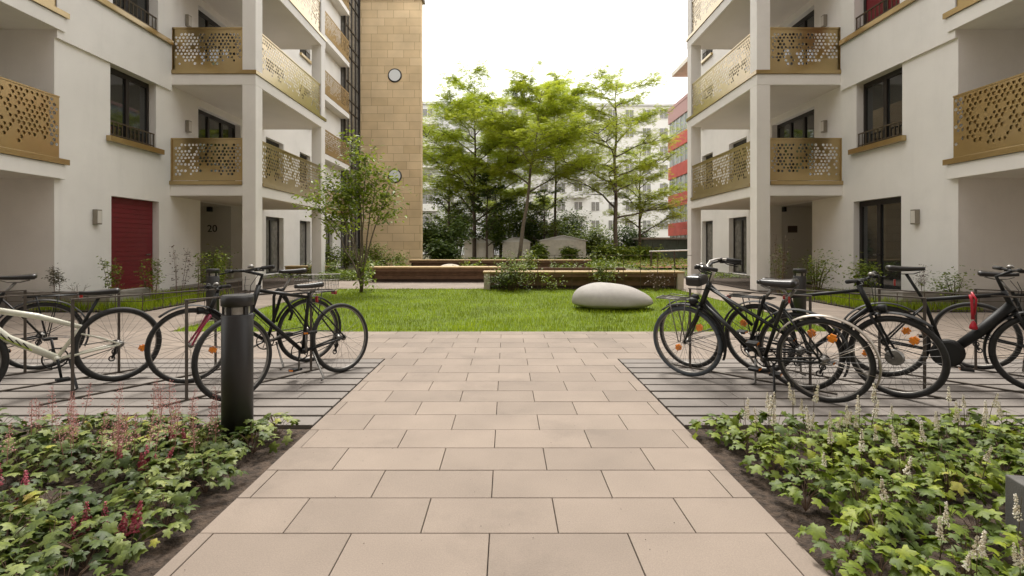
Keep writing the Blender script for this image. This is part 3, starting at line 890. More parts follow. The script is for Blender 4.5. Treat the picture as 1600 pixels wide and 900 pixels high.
# low dark concrete block at the right edge of the photo
Mx = Matrix.Translation((2.51, 2.02, 0)) @ Matrix.Rotation(R(-14), 4, 'Z')
b = MB().box(-.25, .25, -.14, .16, -.05, .215)
o = b.build('concrete_block', M['dconcrete'], bevel=.006); o.matrix_world = Mx
tag(o, 'low dark concrete block half hidden by flowers at the right edge', 'concrete block')

# unseen block added behind the camera to dim the surfaces facing it
r = empty('apartment_building', (0, -5, 0), 'brown brick block added out of view behind the path to dim the fronts', 'apartment building')
o = MB().box(-22, 22, -14, -4.2, 2.9, 21).build('wall', M['shading'], r); o.location = -r.location
for s in (-1, 1):
    o = MB().box(s*5, s*22, -14, -4.21, -.08, 2.9).build('wall', M['shading'], r); o.location = -r.location

# grit and leaf bits scattered on the paving: nobody could count them
n = 260
gx_ = rng.uniform(-1.3, 1.2, n); gy_ = 1.5+rng.uniform(0, 1, n)**1.5*5.5
tv = [(-.5,-.3,0),(.5,-.2,0),(.35,.35,.1),(-.3,.3,.25)]
V, F = scatter(tv, [(0,1,2,3)], np.stack([gx_, gy_, np.full(n, .003)], -1), eul(rng.uniform(0,6.28,n), rng.normal(0,.1,n), rng.normal(0,.1,n)), rng.uniform(.002,.0065,n))
o = bulk_obj('grit', V, F, M['soil']); tag(o, 'scattered grit and leaf crumbs on the paved path', 'grit', kind='stuff')
# ------------------------------------------------------------------ bicycles
WR = .345
def wheel(parent, x, steerM, tyre='rubber', wide=.021, rim='dullalu', R0=WR, reflectors=(), hub=.022, brake=None, seed=0):
    ro = R0 - wide
    b = MB().ring((0,0,0), ro-wide*.75, .009, 'y', 56, 8, fx=1.5)
    b.lathe([(hub*.6,-.05),(hub,-.042),(hub,-.034),(hub*.55,-.026),(hub*.55,.026),(hub,.034),(hub,.042),(hub*.6,.05)], n=16, axis='y')
    b.tube([(0,-.075,0),(0,.075,0)], .007, 8)
    w = b.build('wheel', M[rim], parent, smooth=True)
    Tm = Matrix.Translation((x, 0, R0))
    w.matrix_local = steerM @ Tm
    t = MB().ring((0,0,0), ro, wide, 'y', 64, 10).build('tyre', M[tyre], w, smooth=True)
    s = MB(); n = 32
    for k in range(n):
        a = 2*math.pi*k/n + seed; off = (.28 if (k//2) % 2 else -.28)
        sy = .036 if k % 2 else -.036
        p0 = (hub*math.cos(a+off*3), sy, hub*math.sin(a+off*3)); p1 = ((ro-wide)*math.cos(a), 0, (ro-wide)*math.sin(a))
        s.tube([p0, p1], .0013, 3, cap=False)
    s.build('spokes', M['spoke'], w)
    for a in reflectors:
        q = MB(); Mx = Matrix.Rotation(-a, 4, 'Y') @ Matrix.Translation((ro*.62, 0, 0))
        q.box(-.034, .034, -.012, .012, -.022, .022, Mx); q.box(-.012, .012, -.016, .016, -.034, .034, Mx)
        q.build('reflector', M['amber'], w, bevel=.004)
    if brake:
        MB().lathe([(.03,-.06),(.062,-.055),(.068,-.03),(.068,-.022),(.03,-.018)], n=24, axis='y').build('hub_brake', M[brake], w, smooth=False)
    return w

def guard(mb, x, a0, a1, R0=WR, Rg=.022, w=.026, M_=None):
    """mudguard: bowed strip round the wheel"""
    n = 26; k = 7; vs = []; fs = []
    for i in range(n+1):
        a = R(a0+(a1-a0)*i/n)
        for layer in (0, 1):
            for j in range(k):
                u = -1+2*j/(k-1)
                rr = R0+Rg+.012*(1-u*u)-.0025*layer
                p = Vector((x+rr*math.cos(a), u*w, R0+rr*math.sin(a)))
                vs.append(M_ @ p if M_ is not None else p)
    row = 2*k
    for i in range(n):
        for j in range(k-1):
            a = i*row+j; fs.append((a, a+1, a+row+1, a+row)); c = a+k; fs.append((c, c+row, c+row+1, c+1))
        fs.append((i*row, i*row+row, i*row+row+k, i*row+k)); e = i*row+k-1; fs.append((e, e+k, e+row+k, e+row))
    fs.append(tuple(range(k))+tuple(reversed(range(k, 2*k))))
    mb.add(vs, fs)
    return mb

def saddle_mesh(c, L=.27, wr=.08, wn=.022, tilt=0, thick=.075, fat=1.0):
    """rounded saddle, nose to +x"""
    n = 14; k = 14; vs = []; fs = []
    for i in range(n+1):
        t = i/n                      # 0 rear .. 1 nose
        x = -L*.55+L*t*1.08
        w = wn+(wr-wn)*(1-t)**1.5 if t > .12 else wr*(.72+.28*(t/.12))
        if t > .93: w *= .6
        if i == 0: w *= .62
        h = thick*(1-.45*t)*fat; zc = .018*(1-t)**2+.006*t*t
        if i == 0: h *= .6
        for j in range(k):
            a = 2*math.pi*j/k
            ca, sa = math.cos(a), math.sin(a)
            y = w*math.copysign(abs(ca)**.75, ca)
            z = zc + (h*.38*math.copysign(abs(sa)**.7, sa) if sa > 0 else h*.62*math.copysign(abs(sa)**.9, sa)*(.5+.5*abs(ca)))
            p = Vector((x, y, z)); p = Matrix.Rotation(tilt, 4, 'Y') @ p
            vs.append(Vector(c)+p)
    for i in range(n):
        for j in range(k):
            a = i*k+j; b2 = i*k+(j+1) % k; fs.append((a, b2, b2+k, a+k))
    fs.append(tuple(reversed(range(k)))); fs.append(tuple(range(n*k, (n+1)*k)))
    return MB().add(vs, fs)

def bicycle(label, rear, front, style='diamond', frame='black', fork=None, tyre='rubber', sad=.98, bar='city', barz=1.05, lean=0, steer=0,
            guards=None, rack=False, basket=False, front_rack=False, refl_f=(1.0, 4.1), refl_r=(2.0, 5.2), kick=True, chaincase=None, light=True,
            wide=.021, rim='dullalu', fat=1.0, crank=.6, tail=True, brake_f=None, kickcol='dullalu', pedal_refl=True, rackcol='black', sadx=0, reach=None, barmat='matt', stz=None, stx=None, htz=None, bag=False, fguard=None, crankcol='dullalu', lock=False):
    rear = Vector(rear+(0,)); front = Vector(front+(0,))
    wb = (front-rear).length; yaw = math.atan2(front.y-rear.y, front.x-rear.x)
    root = empty('bicycle', rear, label, 'bicycle', rot=(lean, 0, yaw))
    fork = fork or frame
    BB = Vector((.44, 0, .285)); RA = Vector((0, 0, WR)); FA = Vector((wb, 0, WR))
    HB = Vector((wb-.165, 0, .715)); HT = Vector((wb-.245, 0, .915 if style != 'mtb' else .88))
    ST = Vector((.275, 0, .80 if style not in ('mtb',) else .70))
    if stz: ST.z = stz
    if stx: ST.x = stx
    if htz: HT = Vector((wb-.225, 0, htz)); HB = Vector((wb-.165, 0, htz-.17))
    if style == 'ebike': ST = Vector((.29, 0, .76)); HT = Vector((wb-.24, 0, .86)); HB = Vector((wb-.18, 0, .70))
    axis = (HT-HB).normalized()
    SM = Matrix.Translation(HB) @ Matrix.Rotation(steer, 4, axis) @ Matrix.Translation(-HB)
    # ---- frame
    b = MB(); r = .017
    if style == 'diamond':
        b.tube([ST+Vector((0,0,-.02)), HT-axis*.03], .0155, 10)
        b.tube([BB, HB+axis*.03], .0185, 10)
    elif style == 'step':
        b.tube([BB+Vector((-.05,0,.24)), HT-axis*.02], .0150, 10)
        b.tube([BB, HB+axis*.03], .0185, 10)
    elif style == 'double':
        for y in (-.016, .016): b.tube([ST+Vector((0,y,-.27)), HT-axis*.03+Vector((0,y,0))], .0105, 8)
        b.tube([BB, HB+axis*.02], .0185, 10)
    elif style == 'mtb':
        b.tube([ST, (ST+HT)/2+Vector((0,0,.0)), HT-axis*.04], [.019,.024,.026], 12)
        b.tube([BB+Vector((.0,0,.01)), (BB*.35+HB*.65), HB+axis*.06], [.028,.034,.032], 12)
    elif style == 'ebike':
        b.tube([ST, HT-axis*.02], [.018,.021], 12)
        b.tube([BB+Vector((.06,0,.03)), (BB+HB)/2+Vector((.01,0,.005)), HB+axis*.05], [.038,.046,.040], 12)
        b.lathe([(.06,-.07),(.105,-.06),(.115,0),(.105,.06),(.06,.07)], BB+Vector((.03,0,.01)), 20, axis='y')
    b.tube([BB, ST, ST+axis*.02], .0165, 10)
    b.tube([HB-axis*.01, HT+axis*.015], .0215, 12)
    b.tube([BB+Vector((0,-.036,0)), BB+Vector((0,.036,0))], .024, 12)
    for s in (-1, 1):
        b.tube([BB+Vector((-.02,s*.028,0)), BB*.35+RA*.65+Vector((0,s*.05,0)), RA+Vector((0,s*.062,0))], .0095, 8)
        b.tube([ST+Vector((.005,s*.016,-.06)), ST*.5+RA*.5+Vector((0,s*.048,-.02)), RA+Vector((0,s*.062,0))], .008, 8)
    fr = b.build('frame', M[frame], root, smooth=True)
    if style == 'mtb':
        d = MB(); u = (HB-BB).normalized()
        for s in (-1, 1):
            for q in range(5):
                p0 = BB+(HB-BB)*(.38+.095*q); d.tube([p0+Vector((0,s*.031,-.012)), p0+u*.040+Vector((0,s*.031,.018))], .009, 6, flat=.5)
        d.build('decal', M['matt'], fr)
        d = MB()
        for s in (-1, 1): d.tube([BB+(HB-BB)*.34+Vector((0,s*.030,-.014)), BB+(HB-BB)*.86+Vector((0,s*.029,-.014))], .008, 6, flat=.6)
        d.build('decal', M['lime'], fr)
    # cables
    b = MB()
    for y in (-.02, .02):
        b.tube([SM @ (HT+Vector((.06,y*4,.10))), SM @ (HT+Vector((.10,y*2,.02))), HB+Vector((.03,y,.04)), HB*.6+BB*.4+Vector((0,y,-.02))], .0028, 5)
    b.build('cables', M['matt'], fr)
    # ---- fork
    b = MB(); cr = HB-axis*.02
    b.tube([HB, cr], .018, 10, M=SM)
    for s in (-1, 1):
        w2 = .052+ (wide-.021)
        top = cr+Vector((0, s*w2, -.005))
        if style == 'mtb':
            b.tube([cr, top+Vector((0,0,.0))], .018, 8, M=SM); b.tube([top+Vector((0,0,.03)), top*.5+FA*.5+Vector((0,s*w2*.5,0)), FA+Vector((0,s*.062,0))], [.016,.022,.018], 10, M=SM)
        else:
            mid = cr*.45+FA*.55+Vector((-.022, s*w2*.55, 0))
            b.tube([cr, top, mid+Vector((0,0,.04)), FA+Vector((-.008, s*.060, .02)), FA+Vector((0,s*.060,0))], [.015,.0135,.0115,.009,.009], 8, M=SM)
    b.build('fork', M[fork], root, smooth=True)
    # ---- wheels
    wheel(root, 0, Matrix.Identity(4), tyre if isinstance(tyre, str) else tyre[0], wide, rim, reflectors=refl_r, hub=.03, seed=.3)
    wheel(root, wb, SM, tyre if isinstance(tyre, str) else tyre[1], wide, rim, reflectors=refl_f, hub=.02, brake=brake_f)
    # ---- saddle
    sc = Vector((ST.x-.06-(sad-ST.z-.05)*.30+sadx, 0, sad))
    o = saddle_mesh(sc, .27, .078*fat, .02*fat, tilt=-.03, fat=fat).build('saddle', M['saddle'], root, smooth=True)
    p = MB().tube([ST-axis*.02, Vector((sc.x+.005-sadx, 0, sad-.045))], .0135, 10)
    for s in (-1, 1): p.tube([sc+Vector((-.10,s*.03,-.025)), sc+Vector((-.03,s*.022,-.045)), sc+Vector((.06,s*.018,-.042)), sc+Vector((.11,s*.008,-.02))], .0035, 6)
    p.build('seat_post', M['dullalu' if style not in ('ebike','mtb') else 'matt'], o, smooth=True)
    if tail and not rack:
        MB().box(sc.x-.09, sc.x-.075, -.015, .015, sad-.16, sad-.10).build('tail_light', M['redlens'], root, bevel=.003)
    # ---- handlebar
    b = MB(); base = HT+axis*.01
    barc = Vector((base.x+(reach if reach is not None else .02 if bar == 'city' else .055), 0, barz))
    b.tube([base, base+axis*max(.02, (barz-base.z)*.75), barc], .0145, 10, M=SM)
    grips = []
    for s in (-1, 1):
        if bar == 'city':
            pts = [barc, barc+Vector((.015,s*.06,.01)), barc+Vector((.03,s*.16,.035)), barc+Vector((-.01,s*.24,.045)), barc+Vector((-.09,s*.275,.035)), barc+Vector((-.20,s*.30,.02))]
            g0, g1 = barc+Vector((-.08,s*.273,.037)), barc+Vector((-.205,s*.302,.018))
            l0, l1 = barc+Vector((-.03,s*.255,.04)), barc+Vector((-.16,s*.31,-.015))
        elif bar == 'flat':
            pts = [barc, barc+Vector((0,s*.15,.01)), barc+Vector((-.035,s*.31,.015))]
            g0, g1 = barc+Vector((-.015,s*.20,.012)), barc+Vector((-.037,s*.315,.016))
            l0, l1 = barc+Vector((.015,s*.18,.005)), barc+Vector((.045,s*.30,-.012))
        b.tube(pts, .011, 8, M=SM)
        lev = MB().tube([l0, (l0+l1)/2+Vector((.02,0,-.005)), l1], .006, 6, M=SM); lev.box(-.02,.02,-.015,.015,-.016,.012, SM @ Matrix.Translation(l0))
        grips.append((MB().tube([g0, g1], .0165, 10, M=SM), lev))
    h = b.build('handlebar', M[barmat], root, smooth=True)
    for gm, lm in grips: gm.build('grip', M['rubber'], h, smooth=True); lm.build('brake_lever', M['matt'], h, smooth=True)
    MB().lathe([(.026,0),(.027,.012),(.018,.026),(.004,.031)], (0,0,0), 14, M=SM @ Matrix.Translation(barc+Vector((.01,.09,.02)))).build('bell', M['dullalu'], h, smooth=True)
    # ---- drivetrain
    b = MB().ring(BB+Vector((0,-.045,0)), .086, .006, 'y', 40, 6, fx=.4)
    for k in range(5):
        a = 2*math.pi*k/5; b.tube([BB+Vector((0,-.045,0)), BB+Vector((.084*math.cos(a),-.045,.084*math.sin(a)))], .006, 6, flat=.5)
    for y in (-.048,):
        for up in (1, -1): b.tube([BB+Vector((.02,y,up*.083)), RA+Vector((0,y,up*.034))], .0042, 5)
    b.ring(RA+Vector((0,-.046,0)), .033, .006, 'y', 20, 6, fx=1.5)
    cs = b.build('crankset', M['matt'], root, smooth=True)
    pd = []
    for s, a in ((-1, crank), (1, crank+math.pi)):
        b = MB()
        e = BB+Vector((.17*math.cos(a), s*.062, .17*math.sin(a)))
        b.tube([BB+Vector((0,s*.05,0)), e], [.011,.0095], 8)
        pd.append(e+Vector((0,s*.055,0)))
        b.build('crank_arm', M[crankcol], cs, smooth=True)
    for e in pd:
        q = MB().box(e.x-.045, e.x+.045, e.y-.045, e.y+.045, e.z-.012, e.z+.012).build('pedal', M['matt'], root, bevel=.004)
        if pedal_refl: MB().box(e.x-.0475, e.x-.0455, e.y-.03, e.y+.03, e.z-.008, e.z+.008).box(e.x+.0455, e.x+.0475, e.y-.03, e.y+.03, e.z-.008, e.z+.008).build('pedal_reflector', M['amber'], q)
    if chaincase:
        b = MB(); vs = []; fs = []
        out = []
        for k in range(9): a = R(90+180*k/8); out.append((RA.x+.055*math.cos(a), RA.z+.055*math.sin(a)))
        for k in range(9): a = R(270+180*k/8); out.append((BB.x+.105*math.cos(a), BB.z+.105*math.sin(a)))
        n = len(out)
        for y in (-.066, -.036): vs += [(x, y, z) for x, z in out]
        fs = [tuple(range(n)), tuple(reversed(range(n, 2*n)))]+[(k, (k+1) % n, n+(k+1) % n, n+k) for k in range(n)]
        b.add(vs, fs); b.build('chain_case', M[chaincase], root, bevel=.006)
    # ---- mudguards with stays
    if guards:
        b = guard(MB(), 0, 20, 205, w=.028+(wide-.021))
        for s in (-1, 1):
            for a in (150, 190): b.tube([RA+Vector((0,s*.06,0)), RA+Vector(((WR+.025)*math.cos(R(a)), s*.03, (WR+.025)*math.sin(R(a))))], .0028, 5)
        b.build('mudguard', M[guards], root, smooth=True)
        b = guard(MB(), wb, 50, 200, w=.028+(wide-.021), M_=SM)
        for s in (-1, 1):
            for a in (160, 192): b.tube([FA+Vector((0,s*.06,0)), FA+Vector(((WR+.025)*math.cos(R(a)), s*.03, (WR+.025)*math.sin(R(a))))], .0028, 5, M=SM)
        b.build('mudguard', M[fguard or guards], root, smooth=True)
    def carrier(M_, x0, x1, z, ax, name):
        b = MB()
        for y in (-.065, .065): b.tube([(x0,y,z),(x1,y,z)], .006, 6, M=M_)
        for y in (-.022, .022): b.tube([(x0+.02,y,z),(x1,y,z)], .0045, 6, M=M_)
        for k in range(4): x = x0+(x1-x0)*k/3; b.tube([(x,-.065,z),(x,.065,z)], .005, 6, M=M_)
        for s in (-1, 1):
            for dx in (-.07, .07): b.tube([(ax+dx*1.2,s*.068,z),(ax+dx*.1,s*.07,WR)], .005, 6, M=M_)
        b.tube([(x0+.01,-.04,z+.02),(x0+.2,-.04,z+.03),(x0+.2,.04,z+.03),(x0+.01,.04,z+.02)], .004, 6, M=M_)
        return b.build(name, M[rackcol], root, smooth=True)
    if rack:
        rk = carrier(Matrix.Identity(4), -.28, .14, .755, -.04, 'rear_rack')
        MB().box(-.315, -.285, -.045, .045, .715, .755).build('tail_light', M['redlens'], rk, bevel=.006)
    if front_rack:
        rk = carrier(SM, wb-.05, wb+.26, .765, wb+.04, 'front_rack')
    if basket:
        b = MB(); x0, x1, y0, y1, z0, z1 = -.27, .07, -.15, .15, .77, .95
        for k in range(10):
            x = x0+(x1-x0)*k/9
            for y, yy in ((y0, y0-.02), (y1, y1+.02)): b.tube([(x,y,z0),(x,yy,z1)], .0018, 4)
            b.tube([(x,y0,z0),(x,y1,z0)], .0018, 4)
        for k in range(9):
            y = y0+(y1-y0)*k/8
            for x, xx in ((x0, x0-.02), (x1, x1+.02)): b.tube([(x,y,z0),(xx,y,z1)], .0018, 4)
        for q in range(4):
            u = q/3; z = z0+(z1-z0)*u; e = .02*u
            b.tube([(x0-e,y0-e,z),(x1+e,y0-e,z),(x1+e,y1+e,z),(x0-e,y1+e,z),(x0-e,y0-e,z)], .0035 if q == 3 else .002, 5)
        b.build('basket', M['dullalu'], root)
    if kick:
        b = MB().tube([Vector((.36,.03,.27)), Vector((.33,.13,.02)), Vector((.37,.15,.006))], .010, 8)
        b.build('kickstand', M[kickcol], root, smooth=True)
    if not chaincase:
        b = MB().tube([RA+Vector((0,-.055,-.01)), RA+Vector((.015,-.06,-.07)), RA+Vector((.04,-.06,-.135))], [.012,.014,.010], 6)
        b.ring(RA+Vector((.018,-.06,-.075)), .022, .006, 'y', 14, 5); b.ring(RA+Vector((.042,-.06,-.135)), .022, .006, 'y', 14, 5)
        b.build('derailleur', M['matt'], root)
    if lock:
        MB().tube([(.39,.05,.47),(.385,.05,.74),(.37,.05,.79),(.34,.05,.815),(.30,.05,.80),(.25,.05,.70),(.20,.05,.55),(.23,.05,.48)], .016, 8).build('lock', M['matt'], root, smooth=True)
    if bag:
        MB().box(HT.x+.04, HT.x+.19, -.10, .10, HT.z-.01, HT.z+.085, SM).build('handlebar_bag', M['saddle'], root, bevel=.025)
    if style == 'ebike':
        MB().lathe([(.02,-.10),(.105,-.095),(.12,-.085),(.12,-.078),(.02,-.075)], BB, 28, axis='y').build('chain_guard', M['matt'], root)
    if light:
        MB().lathe([(.012,-.05),(.03,-.03),(.036,.012),(.034,.02)], (0,0,0), 18, M=SM @ Matrix.Translation(HB+Vector((.085,0,.03))), axis='x').build('headlight', M['matt'], root, smooth=True)
    return root

# left yard
B1 = bicycle('white and lime mountain bike with thick tube frame, at the left edge', (-3.64,4.55), (-4.29,3.70), 'mtb', 'whiteframe', fork='whiteframe', sad=.835, stz=.54, htz=.80, bar='flat', barz=.98,
        wide=.026, crankcol='matt', kick=True, kickcol='matt', refl_r=(3.5,), refl_f=(1.2,), crank=1.45, light=False, lean=R(3), tail=False, pedal_refl=False)
B2 = bicycle('dark bicycle with black mudguard and carrier, behind the white mountain bike', (-4.78,4.97), (-5.50,4.16), 'diamond', 'black', sad=.95, guards='matt', rack=True, crank=.2, refl_r=(), lean=R(-2))
B3 = bicycle('dark bicycle with magenta fork and wire basket, behind the large bollard light', (-2.16,5.30), (-2.93,4.48), 'diamond', 'black', fork='magenta', sad=.99, bar='flat', htz=.80, barz=.87, reach=.02, guards='matt', rack=True, basket=True, lock=True, refl_f=(3.5,), refl_r=(), crank=-.4, steer=R(0), lean=R(2))
B4 = bicycle('black diamond frame bicycle on its kickstand, nearest the path on the left', (-1.637,4.87), (-2.21,3.97), 'diamond', 'black', sad=.885, sadx=.07, stx=.33, bar='flat', barz=1.06, reach=.12, guards=None, refl_f=(), refl_r=(), crank=-1.5, steer=R(6), lean=R(7), light=False, kick=True)
# right yard
B5 = bicycle('old black roadster with grey front tyre and pale mudguards, nearest the path on the right', (2.587,3.93), (1.775,4.72), 'double', 'greenblack', tyre=('rubber','greytyre'), sad=.955, sadx=.13, bar='city', barz=1.08, barmat='alu', guards='fender', fguard='matt', bag=True, front_rack=True,
        refl_f=(2.3,), refl_r=(1.9,), kickcol='black', crank=-1.9, fat=1.28, lean=R(-6), steer=R(0), rim='dullalu', rackcol='dullalu')
B6 = bicycle('black city bicycle leaning between the roadster and the next hoop', (2.60,4.27), (1.93,5.06), 'step', 'matt', sad=.93, bar='city', barz=1.05, guards='matt', refl_f=(5.4,), refl_r=(2.1,), crank=.9, lean=R(-5))
B7 = bicycle('dark bicycle with straight handlebar and hub brake, its front wheel towards the photographer', (2.55,4.86), (3.27,4.05), 'diamond', 'matt', sad=.92, bar='flat', barz=.985, guards='matt', rack=True, refl_f=(.9,), refl_r=(2.4,), crank=2.4, brake_f='dullalu', wide=.024, lean=R(3), steer=R(-6))
B8 = bicycle('black electric bicycle with thick down tube and red strap, at the right edge', (3.68,4.70), (4.60,4.14), 'ebike', 'matt', sad=1.045, bar='flat', barz=1.05, guards='matt', refl_f=(), refl_r=(.6, 3.9), crank=-.75, wide=.025, light=False, kick=False, lean=R(0))
B9 = bicycle('dark bicycle behind the electric bicycle, half outside the right edge', (4.83,4.98), (5.50,4.12), 'diamond', 'black', sad=.98, bar='flat', barz=1.0, refl_f=(), refl_r=(), crank=1.2, lean=R(2), guards=None, tail=False)
# red silicone strap hanging from the electric bicycle's top tube
yaw = B8.rotation_euler.z
p = Vector((3.68+.58*math.cos(yaw), 4.70+.58*math.sin(yaw)-.03, .80))
b = MB().tube([p+Vector((.0,-.02,.03)), p+Vector((0,-.035,-.02)), p+Vector((.004,-.035,-.12)), p+Vector((.012,-.035,-.19))], [.012,.011,.011,.016], 8)
b.tube([p+Vector((.03,-.0,.05)), p+Vector((.035,-.04,-.01)), p+Vector((.02,-.038,-.15))], .009, 8)
b.lathe([(.007,.08),(.016,.06),(.028,.028),(.030,.010),(.024,0),(.007,-.003)], p+Vector((.014,-.035,-.28)), 18)
tag(b.build('strap', M['redrubber'], smooth=True), 'red silicone strap with round bulb hanging from the electric bicycle', 'strap')
# ------------------------------------------------------------------ vegetation
def leaf_template(kind):
    if kind == 'lobed':      # maple-like leaf of the flower beds, stalk at the origin
        pts = []; n = 34
        for k in range(n):
            th = -math.pi*.86 + 2*math.pi*.86*k/(n-1)
            l = .5+.5*math.cos(5.0*th*.62*1.6)
            r = .30+.27*l*(1-.25*abs(th)/math.pi)
            r *= 1-.13*(k % 2)
            x = .42+r*math.cos(th); y = r*math.sin(th)*1.05
            z = -.20*((x-.42)**2+y*y)/.3 + .07*l
            pts.append((x, y, z))
        v = [(.40, 0, .045), (0.05, 0, .0)] + pts
        f = [(0, 2+k, 3+k) for k in range(n-1)] + [(0, 1, 2), (0, n+1, 1)]
        return v, f
    if kind == 'oval':
        v = [(0,0,0),(.3,.22,.05),(.3,-.22,.05),(.35,0,-.01),(.7,.19,.0),(.7,-.19,.0),(1,0,-.10)]
        f = [(0,3,1),(0,2,3),(1,3,4),(3,2,5),(3,6,4),(3,5,6)]
        return v, f
    if kind == 'quad':
        v = [(0,0,0),(.5,.26,.03),(.5,-.26,.03),(1,0,-.06)]
        f = [(0,2,1),(1,2,3)]
        return v, f
    if kind == 'spray':      # feathered spray of small leaflets
        v = []; f = []
        for k in range(4):
            for s in (-1, 1):
                o = len(v); x = .18+.24*k; 
                v += [(x,0,0),(x+.13,s*.20,.02),(x+.05,s*.36,-.05),(x-.05,s*.17,.0)]
                f += [(o,o+1,o+3) if s > 0 else (o,o+3,o+1), (o+1,o+2,o+3) if s > 0 else (o+1,o+3,o+2)]
        return v, f
OV = leaf_template('oval'); LB = leaf_template('lobed'); QD = leaf_template('quad'); SP = leaf_template('spray')

def leaves(name, m, pos, size, tmpl=OV, parent=None, off=None, pitch=(-.5,.6), roll=.5, az=None, smooth=False):
    n = len(pos)
    a = rng.uniform(0, 2*np.pi, n) if az is None else az
    p = rng.uniform(pitch[0], pitch[1], n)
    r = rng.normal(0, roll, n)
    s = rng.uniform(size[0], size[1], n)
    V, F = scatter(tmpl[0], tmpl[1], pos, eul(a, p, r), s)
    o = bulk_obj(name, V, F, m, parent, smooth)
    if off is not None: o.location = off
    return o

def branchy(root_p, h, spread, n_limb, lim0, rad, lean=(0,0), seed=0, up=.95, sub=5, flat=.5, trunk_name='trunk', fork_h=None):
    """trunk and limbs as tapered tubes; returns mesh builder and twig points"""
    rr = random.Random(seed)
    b = MB(); tips = []
    base = Vector(root_p)
    tr = []
    m = 9
    for k in range(m+1):
        t = k/m
        tr.append(base+Vector((lean[0]*t+.10*rr.uniform(-1,1)*t*h*.12, lean[1]*t+.1*rr.uniform(-1,1)*t*h*.12, h*t)))
    b.tube(tr, [rad*(1-.85*k/m)+.004 for k in range(m+1)], 9)
    def at(t):
        q = t*m; i = min(int(q), m-1); return tr[i].lerp(tr[i+1], q-i)
    for i in range(n_limb):
        t = lim0+(1-lim0)*((i+.4)/n_limb)**.85
        p = at(min(t, .97)); a = i*2.4+rr.uniform(-.5,.5)
        L = spread*(1.05-.62*((t-lim0)/(1-lim0))**1.6)*rr.uniform(.75,1.2)
        d = Vector((math.cos(a), math.sin(a), up*rr.uniform(.5,1.4)))
        pts = [p]
        ms = 6
        for k in range(1, ms+1):
            d2 = Vector((d.x+rr.uniform(-.25,.25), d.y+rr.uniform(-.25,.25), d.z*(1-.10*k)+rr.uniform(-.12,.12)))
            pts.append(pts[-1]+d2.normalized()*L/ms)
        r0 = rad*(1-.8*t)*.55+.006
        b.tube(pts, [r0*(1-.85*k/ms)+.003 for k in range(ms+1)], 6)
        for k in range(2, ms+1): tips.append((pts[k], L*.30))
        for q in range(sub):
            k = rr.randint(2, ms); p2 = pts[k]; a2 = a+rr.choice((-1,1))*rr.uniform(.5,1.3)
            l2 = L*rr.uniform(.28,.55); e = p2+Vector((math.cos(a2)*l2, math.sin(a2)*l2, l2*rr.uniform(-.1,.5)))
            mid = (p2+e)/2+Vector((0,0,.06*l2))
            b.tube([p2, mid, e], [r0*.4+.002, r0*.25+.002, .002], 5)
            tips += [(mid, l2*.40), (e, l2*.42)]
    tips += [(at(.99), spread*.16), (at(.9), spread*.2)]
    return b, tips

def tree(x, y, h, spread, label, n=7000, size=(.20,.42), m='lf_tree', lim0=.3, n_limb=16, rad=.16, lean=(0,0), seed=1, tm=SP, bark='bark', group=None, flat=.6, up=.95, cat='tree', sub=14, name='tree', jit=.8):
    r = empty(name, (x, y, 0), label, cat, group)
    b, tips = branchy((0,0,-.1), h, spread, n_limb, lim0, rad, lean, seed, up=up, sub=sub)
    b.build('trunk', M[bark], r, smooth=True)
    P = np.array([t[0] for t in tips]); S = np.array([t[1] for t in tips])*jit
    w = S**1.1; w /= w.sum()
    idx = rng.choice(len(P), n, p=w)
    d = rng.normal(0, 1, (n, 3)); d /= np.linalg.norm(d, axis=1)[:,None]; rad_ = rng.uniform(0, 1, n)**.55
    pos = P[idx] + d*(rad_*S[idx])[:,None]*np.array([1,1,flat])
    pos = pos[pos[:,2] > .3]
    leaves('crown', M[m], pos, size, tm, r, pitch=(-.25,.45), roll=.45)
    return r

tree(-2.9, 44, 15.4, 5.6, 'spring green tree with dense crown, leftmost of the courtyard trees', n=26000, lim0=.2, rad=.20, seed=3, n_limb=26, m='lf_tree2')
tree(1.0, 39, 14.0, 4.8, 'spring green tree with slanting pale trunk, middle of the courtyard trees', n=17000, lim0=.38, rad=.17, lean=(1.9,0), seed=9, n_limb=18, bark='bark2')
tree(4.8, 47, 16.6, 4.6, 'tall thin crowned tree behind the slanting trunk', n=15000, lim0=.42, rad=.16, seed=12, n_limb=17)
tree(8.6, 38, 14.4, 5.0, 'airy spring green tree with straight trunk, rightmost of the courtyard trees', n=17000, lim0=.22, rad=.19, seed=21, n_limb=21, up=.6, size=(.16,.32))
tree(-.6, 52, 13.8, 4.8, 'spring green tree behind the two left courtyard trees', n=15000, lim0=.25, rad=.18, seed=33, n_limb=18, m='lf_tree2')
tree(-5.6, 47, 11.0, 1.9, 'slim dark ivy clad tree beside the stone tower', n=4600, lim0=.08, rad=.16, seed=41, n_limb=24, m='lf_mid', tm=OV, size=(.18,.3), up=.9, flat=.8)
tree(-1.7, 42.5, 7.0, 2.3, 'dark lower tree under the leftmost spring green crown', n=3800, lim0=.15, rad=.12, seed=47, n_limb=16, m='lf_dark', tm=OV, size=(.18,.32), flat=.7)
tree(11.6, 42, 9.6, 3.2, 'leafy tree hanging in front of the red office building', n=4600, lim0=.2, rad=.14, seed=55, n_limb=16, m='lf_tree2')
tree(3.6, 46, 6.6, 2.4, 'dark green small tree behind the widest garden shed', n=3600, lim0=.12, rad=.11, seed=59, n_limb=15, m='lf_mid', tm=OV, size=(.16,.28), flat=.7)

